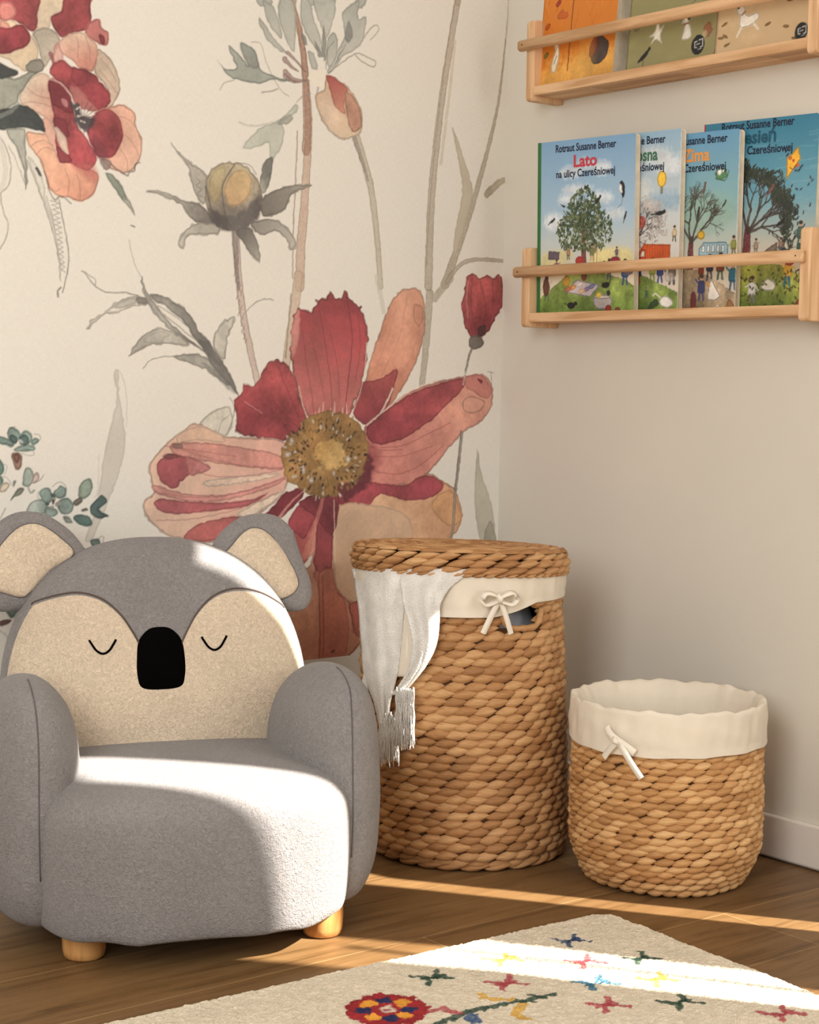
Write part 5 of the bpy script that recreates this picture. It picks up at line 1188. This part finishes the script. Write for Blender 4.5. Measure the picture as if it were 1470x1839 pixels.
gsp = plain('green_spine', (52,112,62), 0.5); rsp = plain('red_spine', (178,62,60), 0.5); bsp = plain('blue_spine', (70,110,150), 0.5)
GB = 'picture books on the lower ledge'
Z0 = 1.024 + .0296
RL = math.radians(1.4)
book('picture_book', c1, heads(BW, 'Lato', (196,66,84), .068), 'picture book titled Lato with a leafy green tree, furthest left on lower ledge', GB, -.0665, -.1860, Z0, BW, BH, .0135, -.015, RL, gsp)
book('picture_book', c2, heads(BW, 'Wiosna', (74,118,96), .098, BW*.49 + .034, .012), 'picture book with orange garbage truck and yellow balloon, right of the Lato book', GB, -.0505, -.2900, Z0, BW, BH, .0135, -.011, RL, bsp)
book('picture_book', c3, heads(BW, 'Zima', (232,160,84), .070, BW*.53 + .024, .023, (.3235, .2910, .2710)), 'picture book with a bare winter tree and pale blue bus on the lower ledge', GB, -.0345, -.4230, Z0, BW, BH-.012, .0135, -.009, RL, bsp)
book('picture_book', c4, heads(BW, 'Jesień', (32,88,112), .088, BW*.5 - .008, -.010, (.3405, .3130, .2925)), 'picture book with a yellow kite over an autumn tree on the lower ledge', GB, -.0185, -.6000, Z0 + .001, BW-.008, BH, .0135, -.006, RL, rsp)

# upper ledge books
UW, UH, UR = .222, .250, .0012
def badge(c, x, y, r_=.017):
    c.blob(x, y, r_, r_*1.12, (26,28,32), edge=0, smooth=2); k = r_/.017
    for P in ([(x+.002*k,y+.009*k),(x+.011*k,y+.010*k),(x+.012*k,y-.004*k),(x+.006*k,y-.005*k)], [(x-.003*k,y+.007*k),(x-.009*k,y+.006*k),(x-.008*k,y-.004*k),(x-.003*k,y-.005*k)]): c.stroke(P, .0014*k, (222,220,212), .95, smooth=0, wob=0)
    c.stroke([(x-.004*k,y+.001*k),(x+.004*k,y+.002*k)], .0012*k, (222,220,212), .9, smooth=0, wob=0); c.stroke([(x+.001*k,y-.009*k),(x+.009*k,y-.008*k)], .0011*k, (222,220,212), .8, smooth=0, wob=0)
u1 = Canvas(UW, UH, UR, (214,128,44)); r = random.Random(6)
u1.fill([(-.01,-.01),(UW+.01,-.01),(UW+.01,.06),(.1,.05),(-.01,.03)], (224,170,84), alpha=.9, soft=16, edge=0, wob=20)
for k in range(60): x, y = r.uniform(0,UW), r.uniform(.03,UH); u1.stroke([(x,y),(x+r.uniform(-.012,.012),y+r.uniform(.01,.03))], .0018, r.choice([(196,104,36),(228,150,66),(186,92,34)]), .35, smooth=0)
u1.off = -.025
u1.stroke([(.088,.05),(.090,.16),(.092,.26)], .0016, (110,60,36), .9, smooth=0)
u1.fill([(.038,.055),(.050,.050),(.058,.068),(.058,.100),(.050,.112),(.046,.095),(.040,.080)], (232,222,196), edge=.35); u1.blob(.048,.106,.006,.008,(232,222,196)); u1.stroke([(.050,.113),(.056,.116)], .0016, (206,120,50)); u1.stroke([(.046,.07),(.052,.085)], .0012, (150,120,90))
u1.fill([(.168,.052),(.196,.060),(.206,.090),(.190,.104),(.178,.122),(.168,.108),(.160,.085),(.156,.066)], (74,62,58), edge=.3, mott=.3); u1.fill([(.156,.066),(.172,.085),(.170,.110),(.158,.105),(.148,.085)], (120,58,40), edge=.3); u1.blob(.182,.128,.005,.006,(190,60,44))
for x, y, q in ((.02,.09,(120,110,50)), (.045,.195,(170,60,36)), (.018,.150,(190,90,36)), (.195,.20,(110,90,44)), (.16,.215,(150,70,36)), (.02,.215,(170,90,36)), (.19,.24,(120,90,44))):
    u1.blob(x, y, .009, .006, q, rot=.6); u1.stroke([(x, y), (x-.004, y-.018)], .0007, q, .8, smooth=0)
u1.blob(.062,.168,.018,.010,(186,84,34), alpha=.7, wob=6); u1.fill([(.12,.11),(.16,.11),(.165,.03),(.11,.035)], (222,176,96), alpha=.35, soft=8, edge=0)
u2 = Canvas(.232, UH, UR, (148,142,98)); r = random.Random(7)
for k in range(40): u2.blob(r.uniform(0,.232), r.uniform(0,UH), r.uniform(.01,.03), .008, r.choice([(160,152,106),(134,130,88)]), alpha=.35, soft=8, edge=0)
u2.off = -.036
u2.fill([(.042,.205),(.060,.180),(.095,.188),(.088,.215),(.060,.235),(.042,.228)], (232,226,206), edge=.25)
u2.fill([(.058,.10),(.072,.11),(.078,.130),(.086,.112),(.096,.118),(.088,.096),(.094,.082),(.078,.092),(.064,.084),(.070,.098)], (228,222,206), edge=.2)
def dog(c, x, y, s):
    W_ = (232,226,212); c.fill([(x-.3*s,y),(x+.28*s,y),(x+.30*s,y+.35*s),(x+.12*s,y+.75*s),(x-.12*s,y+.8*s),(x-.22*s,y+.4*s)], W_, edge=.35, wob=1)
    c.blob(x-.1*s, y+.92*s, .22*s, .18*s, W_, edge=.35); c.blob(x-.3*s, y+.88*s, .12*s, .08*s, W_); c.blob(x+.08*s, y+1.0*s, .09*s, .13*s, (70,56,46)); c.blob(x-.4*s, y+.9*s, .03*s, .03*s, (30,30,30)); c.stroke([(x-.22*s,y+.72*s),(x+.1*s,y+.74*s)], .03*s, (120,50,40), .9, smooth=0)
dog(u2, .158, .082, .040)
u2.fill([(.030,.052),(.048,.056),(.060,.070),(.064,.078),(.056,.074),(.044,.066)], (38,36,38), edge=.1); u2.blob(.061,.076,.004,.004,(38,36,38)); u2.stroke([(.047,.056),(.046,.044)], .0007, (60,40,30), .9, smooth=0)
u2.blob(.212,.092,.012,.014,(150,80,60), alpha=.7, wob=5); u2.blob(.205,.085,.008,.008,(200,190,150), alpha=.6); u2.stroke([(.16,.145),(.21,.175)], .0008, (70,60,50), .8); u2.blob(.022,.125,.009,.011,(112,108,70), wob=5, alpha=.7)
badge(u2, .190, .066)
u3 = Canvas(.225, UH, UR, (206,178,138)); r = random.Random(8)
for k in range(40): u3.blob(r.uniform(0,.225), r.uniform(0,UH), r.uniform(.01,.03), .008, r.choice([(214,188,150),(196,166,124)]), alpha=.4, soft=8, edge=0)
u3.off = -.066
for x, y in ((.022,.102),(.012,.10),(.028,.085),(.018,.125),(.125,.11),(.168,.10),(.19,.075),(.055,.068)): u3.blob(x, y, .008, .003, (150,118,74), rot=r.uniform(-.6,.6), edge=.3)
u3.fill([(.058,.112),(.085,.114),(.102,.124),(.098,.136),(.076,.134),(.062,.142),(.054,.134)], (232,226,212), edge=.35); u3.blob(.056,.146,.011,.010,(232,226,212), edge=.3); u3.blob(.050,.155,.004,.006,(60,50,44)); u3.stroke([(.060,.112),(.052,.098)], .0025, (232,226,212)); u3.stroke([(.09,.116),(.102,.104)], .0025, (232,226,212)); u3.stroke([(.06,.136),(.068,.142)], .0014, (140,60,44))
u3.fill([(.162,.15),(.186,.15),(.182,.20),(.164,.20)], (150,70,44), edge=.3); badge(u3, .205, .085, .015)
GU = 'picture books on the upper ledge'; ZU = 1.500 + .0296
T_ = lambda s, x, y, w, h, c: (*text_geo(s, x, y, w, h, .01), c)
os_ = plain('orange_spine', (200,120,44), 0.5); ol = plain('olive_spine', (120,116,78), 0.5); be = plain('beige_spine', (190,160,120), 0.5)
u2.off = 0
u2.stroke([(0,.0),(0,UH)], .002, (90,86,60), smooth=0)
book('picture_book', u1, [], 'orange picture book with a white goose and dark hen on the upper ledge', GU, -.070, -.176, ZU, UW, UH, .044, .020, 0, os_, corner=.006)
book('picture_book', u2, [T_('CZEŚĆ', .068, .166, .042, .014, (50,44,40))], 'olive green picture book with a sitting white dog, in the middle of the upper ledge', GU, -.060, -.4250, ZU, .232, UH, .022, .020, 0, ol, corner=.014)
book('picture_book', u3, [], 'beige picture book with a running white dog, furthest right on the upper ledge', GU, -.060, -.6610, ZU, .225, UH, .022, .020, 0, be, corner=.014)

# ------------------------------------------------------------------ rug
RC = np.array([-0.537, -0.896]); e1 = np.array([-0.9985, 0.045]); e1 /= np.linalg.norm(e1); e2 = np.array([-0.055, -0.998]); e2 /= np.linalg.norm(e2)
RW, RH = 1.35, .80
rug = Canvas(RW, RH, .0019, (218, 206, 184))
def rp(px, py, s=1.6897, ox=600, oy=1540):
    p = on_floor(px/s + ox, py/s + oy, .012)[:2] - RC; a = np.linalg.solve(np.stack([e1, e2], 1), p); return float(a[0]), float(a[1])
def knots(P, w, c):
    rug.stroke(P, w, c, .92, smooth=0, wob=4, grain=.35)
cols = dict(n=(44,62,96), g=(40,62,50), r=(160,64,72), y=(206,160,70), b=(52,104,134))
for px, py, k, fl in ((720,260,'n',1), (930,314,'g',0), (757,326,'r',0), (512,318,'y',1), (292,374,'g',0), (525,389,'r',1), (791,390,'b',0), (987,377,'y',1), (822,459,'r',0), (1053,449,'g',1), (1360,482,'r',0)):
    x, y = rp(px, py); q = .017
    for sx in (-1, 1):
        for sy in (-1, 1): knots([(x + sx*q*.35, y + sy*q*.15), (x + sx*q*.8, y + sy*q*.55), (x + sx*q*1.4, y + sy*q*1.25)], .0046, cols[k])
        knots([(x + sx*q*.3, y), (x + sx*q*.95, y)], .0058, cols[k])
    knots([(x - q*.35, y + q*.2*fl), (x + q*.35, y - q*.2*fl)], .0026, cols[k] if k != 'b' else (200,214,214))
fx, fy = rp(162, 472)
for k in range(16):
    a = 2*math.pi*k/16; rug.blob(fx + .050*math.cos(a), fy + .050*math.sin(a), .014, .014, (150,48,52), edge=.1, wob=6)
rug.blob(fx, fy, .05, .05, (150,48,52), wob=6, edge=0)
for k in range(8):
    a = 2*math.pi*k/8 + .3; rug.blob(fx + .034*math.cos(a), fy + .034*math.sin(a), .013, .013, (44,48,84) if k % 2 else (214,150,60), wob=7, edge=0)
rug.blob(fx, fy, .014, .014, (214,190,170), wob=5); rug.blob(fx, fy, .006, .006, (180,110,120), wob=3)
knots([rp(300, 525), rp(400, 478), rp(500, 458), rp(600, 438), rp(665, 424)], .0062, (40,60,50)); knots([rp(640,436), rp(600,425)], .004, (40,60,50)); knots([rp(560,448), rp(610,446)], .004, (40,60,50))
knots([rp(290,478), rp(330,466), rp(345,480), rp(385,480)], .005, (164,70,76)); knots([rp(405,500), rp(418,485), rp(432,510)], .007, (44,70,112))
knots([rp(447,425), rp(455,440), rp(490,442), rp(535,440)], .0062, (206,156,62)); knots([rp(575,455), rp(555,475), rp(550,490), rp(590,500)], .0065, (206,156,62))
rng = np.random.RandomState(5)
jit = rng.rand(rug.ny, rug.nx).astype(np.float32); big = vnoise(rug.ny, rug.nx, 9, 11); mid = vnoise(rug.ny, rug.nx, 3, 12)
rug.a *= (.93 + .11*jit*mid + .05*big)[..., None].clip(0, 1.05)
en = vnoise(rug.ny, rug.nx, 4, 13)*.5 + jit*.4; eb = vnoise(rug.ny, rug.nx, 60, 14)
def rugto(u, v):
    ed = np.minimum(u, v)
    # rounded corner
    cr = .045; cu = cr - u; cv_ = cr - v
    inc = (cu > 0) & (cv_ > 0); dist = np.where(inc, cr - np.sqrt(np.maximum(cu, 0)**2 + np.maximum(cv_, 0)**2), np.minimum(u, v))
    s = np.clip(dist/.012, 0, 1); z = .0015 + .0125*np.sqrt(np.clip(1 - (1 - s)**2, 0, 1))*(dist > -.02) + .0028*mid*s + .0014*jit*s + .0012*big*s
    z = np.where(dist < 0, .0012, z)
    pu = u + .004*(en - .5)*(ed < .03) - .010*(eb - .5); pv = v + .004*(en - .5)*(ed < .03) - .010*(eb.T[:1, :1] - .5)
    return RC[0] + pu*e1[0] + pv*e2[0], RC[1] + pu*e1[1] + pv*e2[1], z
def rugmask(U, V):
    cr = .045; cu = np.maximum(cr - U, 0); cv_ = np.maximum(cr - V, 0)
    return ~((cu > 0) & (cv_ > 0) & (np.sqrt(cu*cu + cv_*cv_) > cr + .002*(en - .5)))
M['rug'] = attr_mat('wool_pile', 0.95, 'pile', .1)
ro = rug.mesh('rug', rugto, M['rug'], mask=rugmask)
tag(ro, 'cream wool rug with small coloured knotted motifs and a red flower, on the wood floor', 'rug')
ro.data.polygons.foreach_set('use_smooth', [True]*len(ro.data.polygons))
